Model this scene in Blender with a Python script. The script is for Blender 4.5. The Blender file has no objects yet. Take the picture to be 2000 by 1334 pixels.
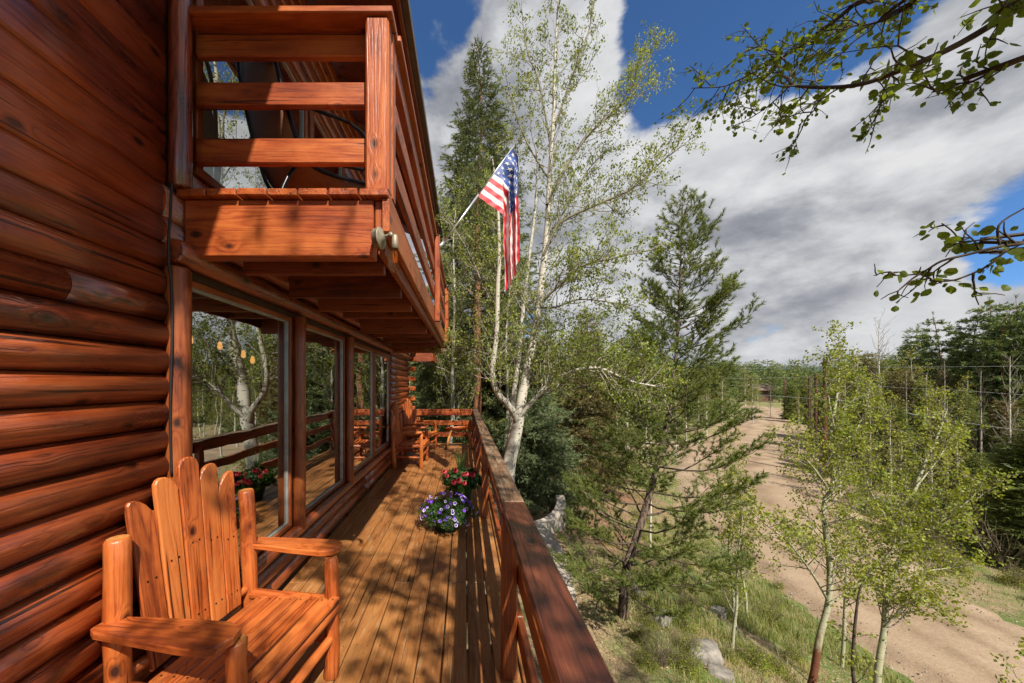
import bpy, bmesh, math, random
import numpy as np
from mathutils import Vector, Matrix
C = bpy.context.scene.collection
sc = bpy.context.scene
PI = math.pi
F = 680.0

# ---------------------------------------------------------------- camera
cam_d = bpy.data.cameras.new('camera'); cam = bpy.data.objects.new('camera', cam_d); C.objects.link(cam)
cam_d.sensor_width = 36.0; cam_d.lens = 36.0 * F / 2000.0
cam_d.shift_x = 0.0465; cam_d.shift_y = (748 - 667) / 2000.0
cam_d.clip_start = 0.05; cam_d.clip_end = 9000
cam.location = (0, 0, 0); cam.rotation_euler = (PI / 2, 0, 0)
sc.camera = cam
# ---------------------------------------------------------------- sun direction, exposure
TO_SUN = Vector((0.31, -0.80, 1.0)).normalized()
EL = math.asin(TO_SUN.z)
sd = bpy.data.lights.new('sun', 'SUN'); sd.energy = 5.0; sd.angle = math.radians(0.55); sd.color = (1.0, 0.93, 0.82)
sun = bpy.data.objects.new('sun', sd); C.objects.link(sun)
sun.rotation_euler = TO_SUN.to_track_quat('Z', 'Y').to_euler()
sc.view_settings.view_transform = 'Standard'; sc.view_settings.look = 'None'
sc.view_settings.exposure = 0.68; sc.view_settings.gamma = 1.0; sc.view_settings.use_curve_mapping = False
sc.render.engine = 'CYCLES'
cy = sc.cycles
cy.use_denoising = True; cy.denoiser = 'OPENIMAGEDENOISE'
try: cy.denoising_input_passes = 'RGB_ALBEDO_NORMAL'; cy.denoising_prefilter = 'ACCURATE'
except Exception: pass
cy.max_bounces = 7; cy.diffuse_bounces = 3; cy.glossy_bounces = 3; cy.transmission_bounces = 4; cy.transparent_max_bounces = 8
cy.sample_clamp_indirect = 6.0; cy.caustics_reflective = False; cy.caustics_refractive = False
cy.use_adaptive_sampling = True; cy.adaptive_threshold = 0.015

# ---------------------------------------------------------------- node helper
class NT:
    def __init__(s, tree): s.t = tree; s.n = tree.nodes; s.l = tree.links
    def add(s, typ, **kw):
        n = s.n.new(typ)
        for k, v in kw.items():
            if k.startswith('i_'):
                key = k[2:].replace('_', ' ')
                n.inputs[int(key) if key.isdigit() else key].default_value = v
            else: setattr(n, k, v)
        return n
    def link(s, a, b): s.l.new(a, b)
    def math(s, op, a, b=None, c=None, clamp=False):
        n = s.n.new('ShaderNodeMath'); n.operation = op; n.use_clamp = clamp
        for i, v in enumerate((a, b, c)):
            if v is None: continue
            if isinstance(v, (int, float)): n.inputs[i].default_value = v
            else: s.l.new(v, n.inputs[i])
        return n.outputs[0]
    def vmath(s, op, a, b=None):
        n = s.n.new('ShaderNodeVectorMath'); n.operation = op
        for i, v in enumerate((a, b)):
            if v is None: continue
            if isinstance(v, (tuple, list)): n.inputs[i].default_value = v
            else: s.l.new(v, n.inputs[i])
        return n.outputs['Value'] if op in ('DOT_PRODUCT', 'LENGTH', 'DISTANCE') else n.outputs[0]
    def mix(s, f, a, b, mode='MIX'):
        n = s.n.new('ShaderNodeMix'); n.data_type = 'RGBA'; n.blend_type = mode
        for i, v in ((0, f), (6, a), (7, b)):
            if isinstance(v, (int, float)): n.inputs[i].default_value = v
            elif isinstance(v, (tuple, list)): n.inputs[i].default_value = (*v[:3], 1)
            else: s.l.new(v, n.inputs[i])
        return n.outputs[2]
    def ramp(s, f, stops, interp='LINEAR'):
        n = s.n.new('ShaderNodeValToRGB'); e = n.color_ramp.elements; n.color_ramp.interpolation = interp
        while len(e) < len(stops): e.new(0.5)
        for el, (p, c) in zip(e, stops):
            el.position = p
            el.color = (c, c, c, 1) if isinstance(c, (int, float)) else (*c, 1)
        s.l.new(f, n.inputs[0]); return n.outputs[0]
    def noise(s, vec, scale, detail=4, rough=0.55, dist=0.0, col=False):
        n = s.n.new('ShaderNodeTexNoise'); n.inputs['Scale'].default_value = scale
        n.inputs['Detail'].default_value = detail; n.inputs['Roughness'].default_value = rough
        n.inputs['Distortion'].default_value = dist
        if vec is not None: s.l.new(vec, n.inputs['Vector'])
        return n.outputs['Color' if col else 'Fac']
    def mapping(s, vec, scale=(1, 1, 1), loc=(0, 0, 0), rot=(0, 0, 0)):
        n = s.n.new('ShaderNodeMapping'); n.inputs['Scale'].default_value = scale
        n.inputs['Location'].default_value = loc; n.inputs['Rotation'].default_value = rot
        s.l.new(vec, n.inputs['Vector']); return n.outputs[0]
    def bump(s, h, strength=0.3, dist=0.01):
        n = s.n.new('ShaderNodeBump'); n.inputs['Strength'].default_value = strength
        n.inputs['Distance'].default_value = dist; s.l.new(h, n.inputs['Height']); return n.outputs[0]

# ---------------------------------------------------------------- world: blue sky with broken cloud
w = bpy.data.worlds.new('World'); sc.world = w; w.use_nodes = True
T = NT(w.node_tree); T.n.clear()
tc = T.add('ShaderNodeTexCoord')
gen = tc.outputs['Generated']
sky = T.add('ShaderNodeTexSky', sky_type='NISHITA', sun_disc=False)
sky.sun_elevation = EL; sky.sun_rotation = math.atan2(TO_SUN.x, TO_SUN.y); sky.altitude = 2600; sky.air_density = 1.0; sky.dust_density = 0.3; sky.ozone_density = 3.0
sep = T.add('ShaderNodeSeparateXYZ'); T.link(gen, sep.inputs[0])
zc = T.math('MAXIMUM', sep.outputs[2], 0.0)
den = T.math('ADD', zc, 0.22)
u = T.math('DIVIDE', sep.outputs[0], den); v = T.math('DIVIDE', sep.outputs[1], den)
cmb = T.add('ShaderNodeCombineXYZ'); T.link(u, cmb.inputs[0]); T.link(v, cmb.inputs[1])
G1 = T.mapping(gen, scale=(1.0, 1.0, 1.9), loc=(3.1, 1.7, 0.4))
n1 = T.noise(G1, 2.1, 9, 0.56, 0.15)
n2 = T.noise(G1, 6.5, 9, 0.58, 0.25)
def spot(px, py, r, soft=0.7):           # a part of the sky around one direction
    d = Vector(((px - 907) / F, 1, (748 - py) / F)).normalized()
    dot = T.vmath('DOT_PRODUCT', gen, tuple(d))
    mr = T.add('ShaderNodeMapRange', clamp=True, interpolation_type='SMOOTHSTEP')
    T.link(dot, mr.inputs[0]); mr.inputs[1].default_value = math.cos(r); mr.inputs[2].default_value = math.cos(r * (1 - soft))
    return mr.outputs[0]
s = None
for px, py, r, a in ((820, -50, .17, .26), (1360, 60, .16, .30), (1560, -20, .22, .34), (1720, 40, .2, .16), (2060, 380, .15, .34),
                     (1540, 560, .06, .13), (1490, 640, .06, .12), (1900, 560, .09, .10),
                     (1080, 140, .20, -.22), (1300, 120, .08, -.25), (1480, 110, .07, -.25), (1650, 250, .3, -.26),
                     (1600, 480, .3, -.18), (1300, 500, .35, -.20), (950, 420, .3, -.25), (1950, 250, .14, -.15), (1780, 640, .2, -.1), (1120, 690, .16, -.30)):
    t_ = T.math('MULTIPLY', spot(px, py, r), a)
    s = t_ if s is None else T.math('ADD', s, t_)
cov = T.math('ADD', T.math('MULTIPLY', n1, 1.05), T.math('MULTIPLY', n2, 0.55))
cov = T.math('SUBTRACT', cov, 0.28)
cov = T.math('SUBTRACT', cov, s)
mr = T.add('ShaderNodeMapRange', clamp=True, interpolation_type='SMOOTHSTEP'); T.link(cov, mr.inputs[0])
mr.inputs[1].default_value = 0.40; mr.inputs[2].default_value = 0.53
cloud = mr.outputs[0]
# thick parts are grey below, thin edges bright
G2 = T.mapping(gen, scale=(1.0, 1.0, 1.9), loc=(3.1 + TO_SUN.x * .05, 1.7 + TO_SUN.y * .05, 0.4 + TO_SUN.z * .10))
s1 = T.noise(G2, 2.1, 9, 0.56, 0.15); s2 = T.noise(G2, 6.5, 9, 0.58, 0.25)
relief = T.math('ADD', T.math('MULTIPLY', T.math('SUBTRACT', s1, n1), 1.05), T.math('MULTIPLY', T.math('SUBTRACT', s2, n2), 0.6))
n3 = T.noise(T.mapping(gen, scale=(1, 1, 2.2), loc=(8, 2, 5)), 2.6, 6, 0.55, 0.3)
thick = T.math('ADD', T.math('MULTIPLY', n1, 0.30), T.math('MULTIPLY', n3, 0.55)); thick = T.math('ADD', thick, 0.165)
thick = T.math('ADD', thick, relief)
ccol = T.ramp(thick, [(0.36, (1.06, 1.06, 1.07)), (0.50, (0.86, 0.87, 0.90)), (0.60, (0.64, 0.66, 0.70)), (0.70, (0.46, 0.48, 0.53)), (0.86, (0.30, 0.32, 0.37))])
br = T.math('ADD', spot(1200, 170, .22), spot(1450, 180, .22), clamp=True); br = T.math('ADD', br, spot(1780, 640, .12), clamp=True)
ccol = T.mix(T.math('MULTIPLY', br, 0.55), ccol, (1.15, 1.15, 1.16))
skyc = T.mix(1.0, sky.outputs[0], (0.55, 0.80, 1.0), 'MULTIPLY')
bg1 = T.add('ShaderNodeBackground', i_1=0.10); T.link(skyc, bg1.inputs[0])
bg2 = T.add('ShaderNodeBackground', i_1=0.46); T.link(ccol, bg2.inputs[0])
ms = T.add('ShaderNodeMixShader'); T.link(cloud, ms.inputs[0]); T.link(bg1.outputs[0], ms.inputs[1]); T.link(bg2.outputs[0], ms.inputs[2])
wo = T.add('ShaderNodeOutputWorld'); T.link(ms.outputs[0], wo.inputs[0])
try: w.cycles.sampling_method = 'MANUAL'; w.cycles.sample_map_resolution = 512
except Exception: pass

# ---------------------------------------------------------------- materials
MATS = {}
def newmat(name):
    m = bpy.data.materials.new(name); m.use_nodes = True; t = NT(m.node_tree); t.n.clear(); MATS[name] = m
    out = t.add('ShaderNodeOutputMaterial'); bs = t.add('ShaderNodeBsdfPrincipled'); t.link(bs.outputs[0], out.inputs[0])
    return m, t, bs, out
def wood(name, dark, mid, light, rough=0.45, coat=0.0, coat_r=0.2, grain=1.0, knots=1.0, wear=None, bump=0.35, spread=0.35):
    m, t, bs, out = newmat(name)
    tcn = t.add('ShaderNodeTexCoord'); oi = t.add('ShaderNodeObjectInfo')
    off = t.vmath('SCALE', (0, 0, 0)); sc_ = off.node; sc_.inputs[0].default_value = (37.0, 11.0, 23.0); t.link(oi.outputs['Random'], sc_.inputs['Scale'])
    vec = t.vmath('ADD', tcn.outputs['Object'], off)
    # knots: sparse cells, stretched along the grain
    kv = t.mapping(vec, (5.5, 9.0, 9.0))
    vo = t.add('ShaderNodeTexVoronoi', feature='F1', i_Scale=1.0, i_Randomness=1.0); t.link(kv, vo.inputs['Vector'])
    kd = vo.outputs['Distance']
    kcol = t.add('ShaderNodeSeparateColor'); t.link(vo.outputs['Color'], kcol.inputs[0])
    kon = t.math('GREATER_THAN', kcol.outputs[0], 0.50)
    kn = t.math('MULTIPLY', t.ramp(kd, [(0.09, 1.0), (0.15, 0.5), (0.23, 0.0)]), kon)
    kflow = t.math('MULTIPLY', t.ramp(kd, [(0.0, 1.0), (0.5, 0.0)], 'EASE'), kon)
    # growth rings: distorted bands around the length
    gv = t.mapping(vec, (0.55, 9.0, 9.0))
    gn = t.noise(gv, 1.0, 2, 0.45, 0.4)
    ring = t.math('ADD', t.math('MULTIPLY', gn, 15.0 * grain), t.math('MULTIPLY', kflow, 2.2 * knots))
    bands = t.math('POWER', t.math('ABSOLUTE', t.math('SINE', t.math('MULTIPLY', ring, 2.2))), 0.45)
    fv = t.mapping(vec, (3.5, 90.0, 90.0)); fine = t.noise(fv, 1.0, 3, 0.65)
    bl = t.noise(t.mapping(vec, (1.8, 5.5, 5.5)), 1.3, 7, 0.68)
    f = t.math('ADD', t.math('MULTIPLY', bands, 0.20), t.math('MULTIPLY', fine, 0.42))
    f = t.math('ADD', f, t.math('MULTIPLY', bl, 0.88)); f = t.math('SUBTRACT', f, 0.22)
    f = t.math('ADD', f, t.math('MULTIPLY', t.math('SUBTRACT', oi.outputs['Random'], 0.5), spread))
    col = t.ramp(f, [(0.33, dark), (0.53, mid), (0.78, light)])
    col = t.mix(t.math('MULTIPLY', kn, min(1.0, 0.95 * knots)), col, tuple(x * 0.22 for x in dark))
    st = t.noise(t.mapping(vec, (1.1, 5.0, 5.0), (5, 2, 7)), 1.0, 6, 0.7); col = t.mix(t.ramp(st, [(0.50, 0.0), (0.68, 0.62)]), col, tuple((x * 1.2 + .004) for x in dark))
    ck = t.noise(t.mapping(vec, (1.0, 42.0, 42.0)), 1.0, 2, 0.5); ckm = t.ramp(ck, [(0.665, 0.0), (0.70, 0.9)])
    col = t.mix(ckm, col, tuple(x * 0.15 for x in dark))
    if wear:
        wv = t.noise(t.mapping(vec, (2.2, 16, 16)), 2.0, 5, 0.65)
        col = t.mix(t.ramp(wv, [(0.50, 0.0), (0.66, 0.75)] if name != 'deck_wood' else [(0.56, 0.0), (0.70, 0.45)]), col, wear)
    t.link(col, bs.inputs['Base Color'])
    r = t.math('ADD', t.math('MULTIPLY', bl, 0.25), rough - 0.12); t.link(r, bs.inputs['Roughness'])
    bs.inputs['Coat IOR'].default_value = 1.7 if coat > .6 else 1.5; bs.inputs['Coat Weight'].default_value = coat; bs.inputs['Coat Roughness'].default_value = coat_r
    h = t.math('ADD', t.math('MULTIPLY', bands, 0.5), t.math('ADD', fine, t.math('MULTIPLY', bl, 1.6)))
    h = t.math('SUBTRACT', h, t.math('MULTIPLY', kn, 0.8)); h = t.math('SUBTRACT', h, t.math('MULTIPLY', ckm, 1.2))
    nb = t.bump(h, bump, 0.004); t.link(nb, bs.inputs['Normal']); t.link(nb, bs.inputs['Coat Normal'])
    return m
wood('siding', (0.05, 0.009, 0.004), (0.23, 0.040, 0.011), (0.40, 0.088, 0.020), 0.30, 0.85, 0.20, bump=0.6, spread=0.26)
wood('trim_wood', (0.085, 0.019, 0.006), (0.237, 0.052, 0.012), (0.399, 0.114, 0.027), 0.40, 0.25, 0.25, bump=0.35, spread=0.2)
wood('balcony_wood', (0.108, 0.016, 0.005), (0.324, 0.061, 0.013), (0.486, 0.130, 0.027), 0.42, 0.25, 0.28, bump=0.4, spread=0.16)
wood('post_wood', (0.050, 0.013, 0.006), (0.280, 0.058, 0.013), (0.450, 0.115, 0.027), 0.38, 0.3, 0.25, bump=0.4, spread=0.2)
wood('chair_wood', (0.17, 0.030, 0.007), (0.44, 0.100, 0.019), (0.58, 0.175, 0.040), 0.42, 0.2, 0.25, bump=0.45, spread=0.22, knots=1.3)
wood('log_end', (0.26, 0.08, 0.02), (0.48, 0.175, 0.04), (0.58, 0.26, 0.07), 0.5, 0.1, bump=0.3, grain=1.4)
wood('deck_wood', (0.153, 0.055, 0.016), (0.284, 0.113, 0.034), (0.382, 0.168, 0.052), 0.38, 0.12, 0.3, grain=0.8, knots=0.4, bump=0.35, spread=0.30, wear=(0.460, 0.346, 0.192))
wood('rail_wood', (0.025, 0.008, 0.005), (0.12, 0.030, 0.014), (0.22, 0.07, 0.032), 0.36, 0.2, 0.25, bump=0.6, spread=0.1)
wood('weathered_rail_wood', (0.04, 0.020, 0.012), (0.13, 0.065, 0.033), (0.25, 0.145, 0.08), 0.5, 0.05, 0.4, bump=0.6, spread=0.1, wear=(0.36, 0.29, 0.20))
wood('under_wood', (0.070, 0.014, 0.006), (0.180, 0.035, 0.009), (0.280, 0.068, 0.019), 0.55, 0.0, bump=0.3)
wood('pole_wood', (0.03, 0.012, 0.008), (0.07, 0.025, 0.015), (0.16, 0.045, 0.025), 0.8, 0.0, bump=0.6)
wood('board_end', (0.22, 0.08, 0.025), (0.42, 0.19, 0.06), (0.55, 0.30, 0.11), 0.5, 0.1, bump=0.3)

def simple(name, col, rough=0.6, metal=0.0, nscale=8, var=0.25, bumpv=0.15, emit=None, spec=0.5):
    m, t, bs, out = newmat(name)
    tcn = t.add('ShaderNodeTexCoord'); n = t.noise(tcn.outputs['Object'], nscale, 5, 0.6)
    a = tuple(c * (1 - var) for c in col); b = tuple(min(1, c * (1 + var)) for c in col)
    t.link(t.ramp(n, [(0.3, a), (0.7, b)]), bs.inputs['Base Color'])
    bs.inputs['Roughness'].default_value = rough; bs.inputs['Metallic'].default_value = metal
    bs.inputs['Specular IOR Level'].default_value = spec
    if bumpv: t.link(t.bump(n, bumpv, 0.01), bs.inputs['Normal'])
    if emit: bs.inputs['Emission Color'].default_value = (*emit[0], 1); bs.inputs['Emission Strength'].default_value = emit[1]
    return m
simple('black_cable', (0.012, 0.012, 0.012), 0.5)
simple('black_metal', (0.015, 0.015, 0.017), 0.3, 0.6, bumpv=0.02)
simple('sling_fabric', (0.22, 0.11, 0.065), 0.55, nscale=180, var=0.35, bumpv=0.4)
simple('aluminium', (0.42, 0.43, 0.40), 0.4, 0.5, bumpv=0.02)
simple('painted_metal', (0.26, 0.225, 0.165), 0.5, 0.2, nscale=25, var=0.35, bumpv=0.1)
simple('pole_metal', (0.55, 0.56, 0.58), 0.35, 0.7, bumpv=0.02)
simple('concrete', (0.40, 0.35, 0.29), 0.9, nscale=4, var=0.22, bumpv=0.3)
simple('foundation', (0.30, 0.27, 0.24), 0.9, nscale=6)
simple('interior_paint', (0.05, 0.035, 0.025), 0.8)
simple('pot_plastic', (0.02, 0.07, 0.045), 0.5)
simple('wire_metal', (0.42, 0.42, 0.42), 0.5, 0.3, bumpv=0)
simple('flag_red', (0.50, 0.016, 0.03), 0.5, nscale=40, var=0.15, bumpv=0.1)
simple('flag_white', (0.62, 0.61, 0.60), 0.5, nscale=40, var=0.05, bumpv=0.1)
simple('flag_blue', (0.035, 0.075, 0.27), 0.5, nscale=40, var=0.15, bumpv=0.1)
simple('petal_pink', (0.80, 0.10, 0.13), 0.6, nscale=60, var=0.3)
simple('petal_white', (0.72, 0.66, 0.84), 0.6, var=0.05)
simple('petal_purple', (0.13, 0.03, 0.42), 0.6, var=0.3)
simple('roof_shingle', (0.09, 0.07, 0.06), 0.9, nscale=20)
simple('gutter_metal', (0.10, 0.075, 0.06), 0.5, 0.2)
simple('house_red', (0.11, 0.05, 0.035), 0.8, nscale=3)
simple('house_roof', (0.22, 0.14, 0.12), 0.8, nscale=3)
simple('bulb_glow', (0.9, 0.5, 0.2), 0.4, bumpv=0, emit=((1.0, 0.42, 0.12), 3.0))
# glass
m, t, bs, out = newmat('window_glass')
t.n.remove(bs)
gl = t.add('ShaderNodeBsdfGlossy', i_Roughness=0.0, i_Color=(0.95, 0.97, 0.95, 1)); tr = t.add('ShaderNodeBsdfTransparent', i_Color=(0.55, 0.57, 0.55, 1))
tcn = t.add('ShaderNodeTexCoord'); wn = t.noise(tcn.outputs['Object'], 2.2, 2, 0.4); nb = t.bump(wn, 0.10, 0.02); t.link(nb, gl.inputs['Normal'])
fr = t.add('ShaderNodeFresnel', i_IOR=1.9); fm = t.math('MULTIPLY_ADD', fr.outputs[0], 1.5, 0.32, clamp=True); gg = t.add('ShaderNodeNewGeometry'); fm = t.math('MULTIPLY', fm, t.math('SUBTRACT', 1.0, gg.outputs['Backfacing']))
mx = t.add('ShaderNodeMixShader'); t.link(fm, mx.inputs[0]); t.link(tr.outputs[0], mx.inputs[1]); t.link(gl.outputs[0], mx.inputs[2]); t.link(mx.outputs[0], out.inputs[0])
m, t, bs, out = newmat('bulb_glass')
t.n.remove(bs)
gl = t.add('ShaderNodeBsdfGlossy', i_Roughness=0.02, i_Color=(1, 0.9, 0.75, 1)); tr = t.add('ShaderNodeBsdfTransparent', i_Color=(0.92, 0.80, 0.62, 1))
fr = t.add('ShaderNodeFresnel', i_IOR=1.7); fm = t.math('MULTIPLY_ADD', fr.outputs[0], 1.0, 0.05, clamp=True); gg = t.add('ShaderNodeNewGeometry'); fm = t.math('MULTIPLY', fm, t.math('SUBTRACT', 1.0, gg.outputs['Backfacing']))
mx = t.add('ShaderNodeMixShader'); t.link(fm, mx.inputs[0]); t.link(tr.outputs[0], mx.inputs[1]); t.link(gl.outputs[0], mx.inputs[2]); t.link(mx.outputs[0], out.inputs[0])

def leafmat(name, cols, transl=0.45, rough=0.5, spec=0.35):
    m, t, bs, out = newmat(name)
    g = t.add('ShaderNodeNewGeometry'); tcn = t.add('ShaderNodeTexCoord')
    big = t.noise(tcn.outputs['Object'], 0.9, 3, 0.6)
    f = t.math('ADD', t.math('MULTIPLY', g.outputs['Random Per Island'], 0.75), t.math('MULTIPLY', t.math('SUBTRACT', big, 0.5), 0.9))
    f = t.math('ADD', f, 0.12)
    col = t.ramp(f, [(i / (len(cols) - 1), c) for i, c in enumerate(cols)])
    t.link(col, bs.inputs['Base Color']); bs.inputs['Roughness'].default_value = rough; bs.inputs['Specular IOR Level'].default_value = spec
    tl = t.add('ShaderNodeBsdfTranslucent'); c2 = t.mix(1.0, col, (1.25, 1.15, 0.5), 'MULTIPLY'); t.link(c2, tl.inputs[0])
    mx = t.add('ShaderNodeMixShader', i_0=transl); t.link(bs.outputs[0], mx.inputs[1]); t.link(tl.outputs[0], mx.inputs[2]); t.link(mx.outputs[0], out.inputs[0])
    return m
leafmat('aspen_leaf', [(0.094, 0.131, 0.027), (0.179, 0.236, 0.044), (0.282, 0.331, 0.061), (0.406, 0.435, 0.101)])
leafmat('overhang_leaf', [(0.094, 0.144, 0.019), (0.156, 0.212, 0.031), (0.218, 0.270, 0.041)], 0.5)
leafmat('sapling_leaf', [(0.117, 0.163, 0.023), (0.219, 0.280, 0.036), (0.323, 0.355, 0.051), (0.388, 0.370, 0.085)])
leafmat('pine_needle', [(0.055, 0.085, 0.025), (0.11, 0.15, 0.036), (0.20, 0.24, 0.055), (0.30, 0.30, 0.085)], 0.3)
leafmat('spruce_needle', [(0.037, 0.061, 0.021), (0.094, 0.129, 0.043), (0.177, 0.200, 0.067), (0.282, 0.235, 0.083)], 0.15)
leafmat('blue_spruce_needle', [(0.045, 0.07, 0.03), (0.10, 0.14, 0.055), (0.18, 0.225, 0.105), (0.25, 0.30, 0.17)], 0.2)
leafmat('brown_spruce_needle', [(0.064, 0.067, 0.024), (0.136, 0.120, 0.045), (0.224, 0.184, 0.072), (0.288, 0.240, 0.096)], 0.2)
leafmat('far_needle', [(0.045, 0.086, 0.031), (0.100, 0.151, 0.045), (0.187, 0.238, 0.070), (0.301, 0.312, 0.100)], 0.2)
leafmat('young_leaf', [(0.116, 0.139, 0.023), (0.197, 0.220, 0.035), (0.277, 0.277, 0.058), (0.323, 0.289, 0.092)])
leafmat('dry_twig', [(0.10, 0.07, 0.045), (0.18, 0.14, 0.09), (0.26, 0.22, 0.15)], 0.0, 0.8)
leafmat('grass_blade', [(0.10, 0.16, 0.03), (0.18, 0.24, 0.05), (0.34, 0.32, 0.13), (0.46, 0.40, 0.22)], 0.35)
leafmat('pot_leaf', [(0.02, 0.06, 0.012), (0.045, 0.11, 0.02), (0.09, 0.17, 0.035)], 0.3)

def bark(name, base, dark, sx, sz, lo, hi, eyes=False, red=None, bumpd=0.01):
    m, t, bs, out = newmat(name)
    tcn = t.add('ShaderNodeTexCoord'); vec = tcn.outputs['Object']
    n = t.noise(t.mapping(vec, (sx, sx, sz)), 1.0, 5, 0.65, 0.3)
    big = t.noise(vec, 2.3, 4, 0.6)
    b = t.mix(big, tuple(c * 0.72 for c in base), base)
    f = t.ramp(n, [(lo, 1.0), (hi, 0.0)])
    if eyes:
        vo = t.add('ShaderNodeTexVoronoi', feature='F1', i_Scale=1.0); t.link(t.mapping(vec, (7, 7, 11)), vo.inputs['Vector'])
        e = t.ramp(vo.outputs['Distance'], [(0.10, 1.0), (0.19, 0.0)]); f = t.math('MAXIMUM', f, e)
        blot = t.ramp(t.noise(t.mapping(vec, (5, 5, 3)), 1.5, 5, 0.7), [(0.60, 0.0), (0.70, 0.8)]); f = t.math('MAXIMUM', f, blot)
    col = t.mix(f, b, dark)
    if red:
        z = t.add('ShaderNodeSeparateXYZ'); t.link(vec, z.inputs[0])
        rr = t.ramp(t.math('ADD', t.math('MULTIPLY', z.outputs[2], red[1]), t.math('MULTIPLY', t.noise(t.mapping(vec, (9, 9, 3)), 1.0, 5, 0.7), 0.7)), [(red[2] + .06, 0.9), (red[2] + 0.24, 0.0)])
        col = t.mix(rr, col, red[0])
    t.link(col, bs.inputs['Base Color']); bs.inputs['Roughness'].default_value = 0.85; bs.inputs['Specular IOR Level'].default_value = 0.2
    t.link(t.bump(n, 0.5, bumpd), bs.inputs['Normal'])
    return m
bark('aspen_bark', (0.60, 0.56, 0.47), (0.035, 0.03, 0.025), 3.0, 42.0, 0.34, 0.40, True)
bark('sapling_bark', (0.42, 0.41, 0.27), (0.06, 0.05, 0.03), 4.0, 60.0, 0.36, 0.42, True)
bark('red_footed_bark', (0.42, 0.41, 0.27), (0.06, 0.05, 0.03), 4.0, 60.0, 0.36, 0.42, True, red=((0.12, 0.024, 0.010), 0.5, 0.70))
bark('limb_bark', (0.27, 0.24, 0.18), (0.06, 0.05, 0.04), 6, 20, 0.3, 0.55)
bark('twig_bark', (0.13, 0.10, 0.075), (0.04, 0.03, 0.02), 10, 20, 0.3, 0.6)
bark('pale_twig_bark', (0.36, 0.32, 0.25), (0.12, 0.10, 0.08), 10, 20, 0.3, 0.5)
bark('pine_bark', (0.19, 0.135, 0.10), (0.03, 0.022, 0.018), 22, 5, 0.40, 0.58, bumpd=0.03)
bark('red_bark', (0.34, 0.15, 0.08), (0.08, 0.04, 0.025), 12, 3, 0.38, 0.56, bumpd=0.03)
# ---------------------------------------------------------------- geometry helpers
WM = {}                                   # world matrices kept by hand (no depsgraph needed)
def P(px, py, Y): return Vector(((px - 907) * Y / F, Y, (748 - py) * Y / F))   # point seen at (px, py), Y metres ahead
def set_m(o, M, parent=None):
    WM[o.name] = M
    if parent is not None:
        o.parent = parent; o.matrix_basis = WM[parent.name].inverted() @ M
    else: o.matrix_basis = M
def thing(name, label, cat, loc=(0, 0, 0), rz=0.0, group=None):
    o = bpy.data.objects.new(name, None); C.objects.link(o); o.empty_display_size = 0.1
    set_m(o, Matrix.Translation(loc) @ Matrix.Rotation(rz, 4, 'Z'))
    o['label'] = label; o['category'] = cat
    if group: o['group'] = group
    return o
def tag(o, label, cat, group=None):
    o['label'] = label; o['category'] = cat
    if group: o['group'] = group
    return o
def obj(name, me, parent=None, M=None, mat=None, kind=None):
    o = bpy.data.objects.new(name, me); C.objects.link(o)
    if mat and not me.materials: me.materials.append(MATS[mat])
    set_m(o, M if M is not None else (WM[parent.name].copy() if parent else Matrix.Identity(4)), parent)
    if kind: o['kind'] = kind
    return o
class MB:
    def __init__(s): s.V = []; s.F = []; s.n = 0; s.M = []
    def add(s, v, f, mi=0):
        v = np.asarray(v, dtype=np.float32).reshape(-1, 3); f = np.asarray(f, dtype=np.int32)
        s.V.append(v); s.F.append(f + s.n); s.M.append(np.full(len(f), mi, dtype=np.int32)); s.n += len(v)
    def raw(s, f, mi=0):
        f = np.array(f, dtype=np.int32); s.F.append(f); s.M.append(np.full(len(f), mi, dtype=np.int32))
    def mesh(s, name, smooth=False, mats=None):
        me = bpy.data.meshes.new(name)
        if not s.V: return me
        V = np.concatenate(s.V); me.vertices.add(len(V)); me.vertices.foreach_set('co', V.ravel())
        tot = np.concatenate([np.full(len(f), f.shape[1], dtype=np.int32) for f in s.F])
        idx = np.concatenate([f.ravel() for f in s.F]); st = np.zeros(len(tot), dtype=np.int32); st[1:] = np.cumsum(tot)[:-1]
        me.loops.add(len(idx)); me.loops.foreach_set('vertex_index', idx)
        me.polygons.add(len(tot)); me.polygons.foreach_set('loop_start', st)
        try: me.polygons.foreach_set('loop_total', tot)
        except Exception: pass
        me.polygons.foreach_set('use_smooth', np.full(len(tot), smooth, dtype=bool))
        if mats:
            for m_ in mats: me.materials.append(MATS[m_])
            me.polygons.foreach_set('material_index', np.concatenate(s.M))
        me.update(calc_edges=True)
        return me
def tube_va(pts, rad, sides=6, cap=True):
    pts = np.asarray([tuple(p) for p in pts], dtype=float); n = len(pts); rad = np.broadcast_to(np.asarray(rad, dtype=float), (n,))
    tg = np.gradient(pts, axis=0); tg /= np.linalg.norm(tg, axis=1)[:, None] + 1e-9
    a = np.array([0, 0, 1.0]) if abs(tg[0][2]) < 0.9 else np.array([1.0, 0, 0])
    N = np.cross(tg, a); N /= np.linalg.norm(N, axis=1)[:, None] + 1e-9; B = np.cross(tg, N)
    an = np.linspace(0, 2 * PI, sides, endpoint=False)
    V = pts[:, None, :] + rad[:, None, None] * (np.cos(an)[None, :, None] * N[:, None, :] + np.sin(an)[None, :, None] * B[:, None, :])
    i = np.arange(n - 1)[:, None] * sides; j = np.arange(sides)[None, :]; k = (j + 1) % sides
    Fq = np.stack([i + j, i + k, i + sides + k, i + sides + j], -1).reshape(-1, 4)
    return V.reshape(-1, 3), Fq
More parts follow.
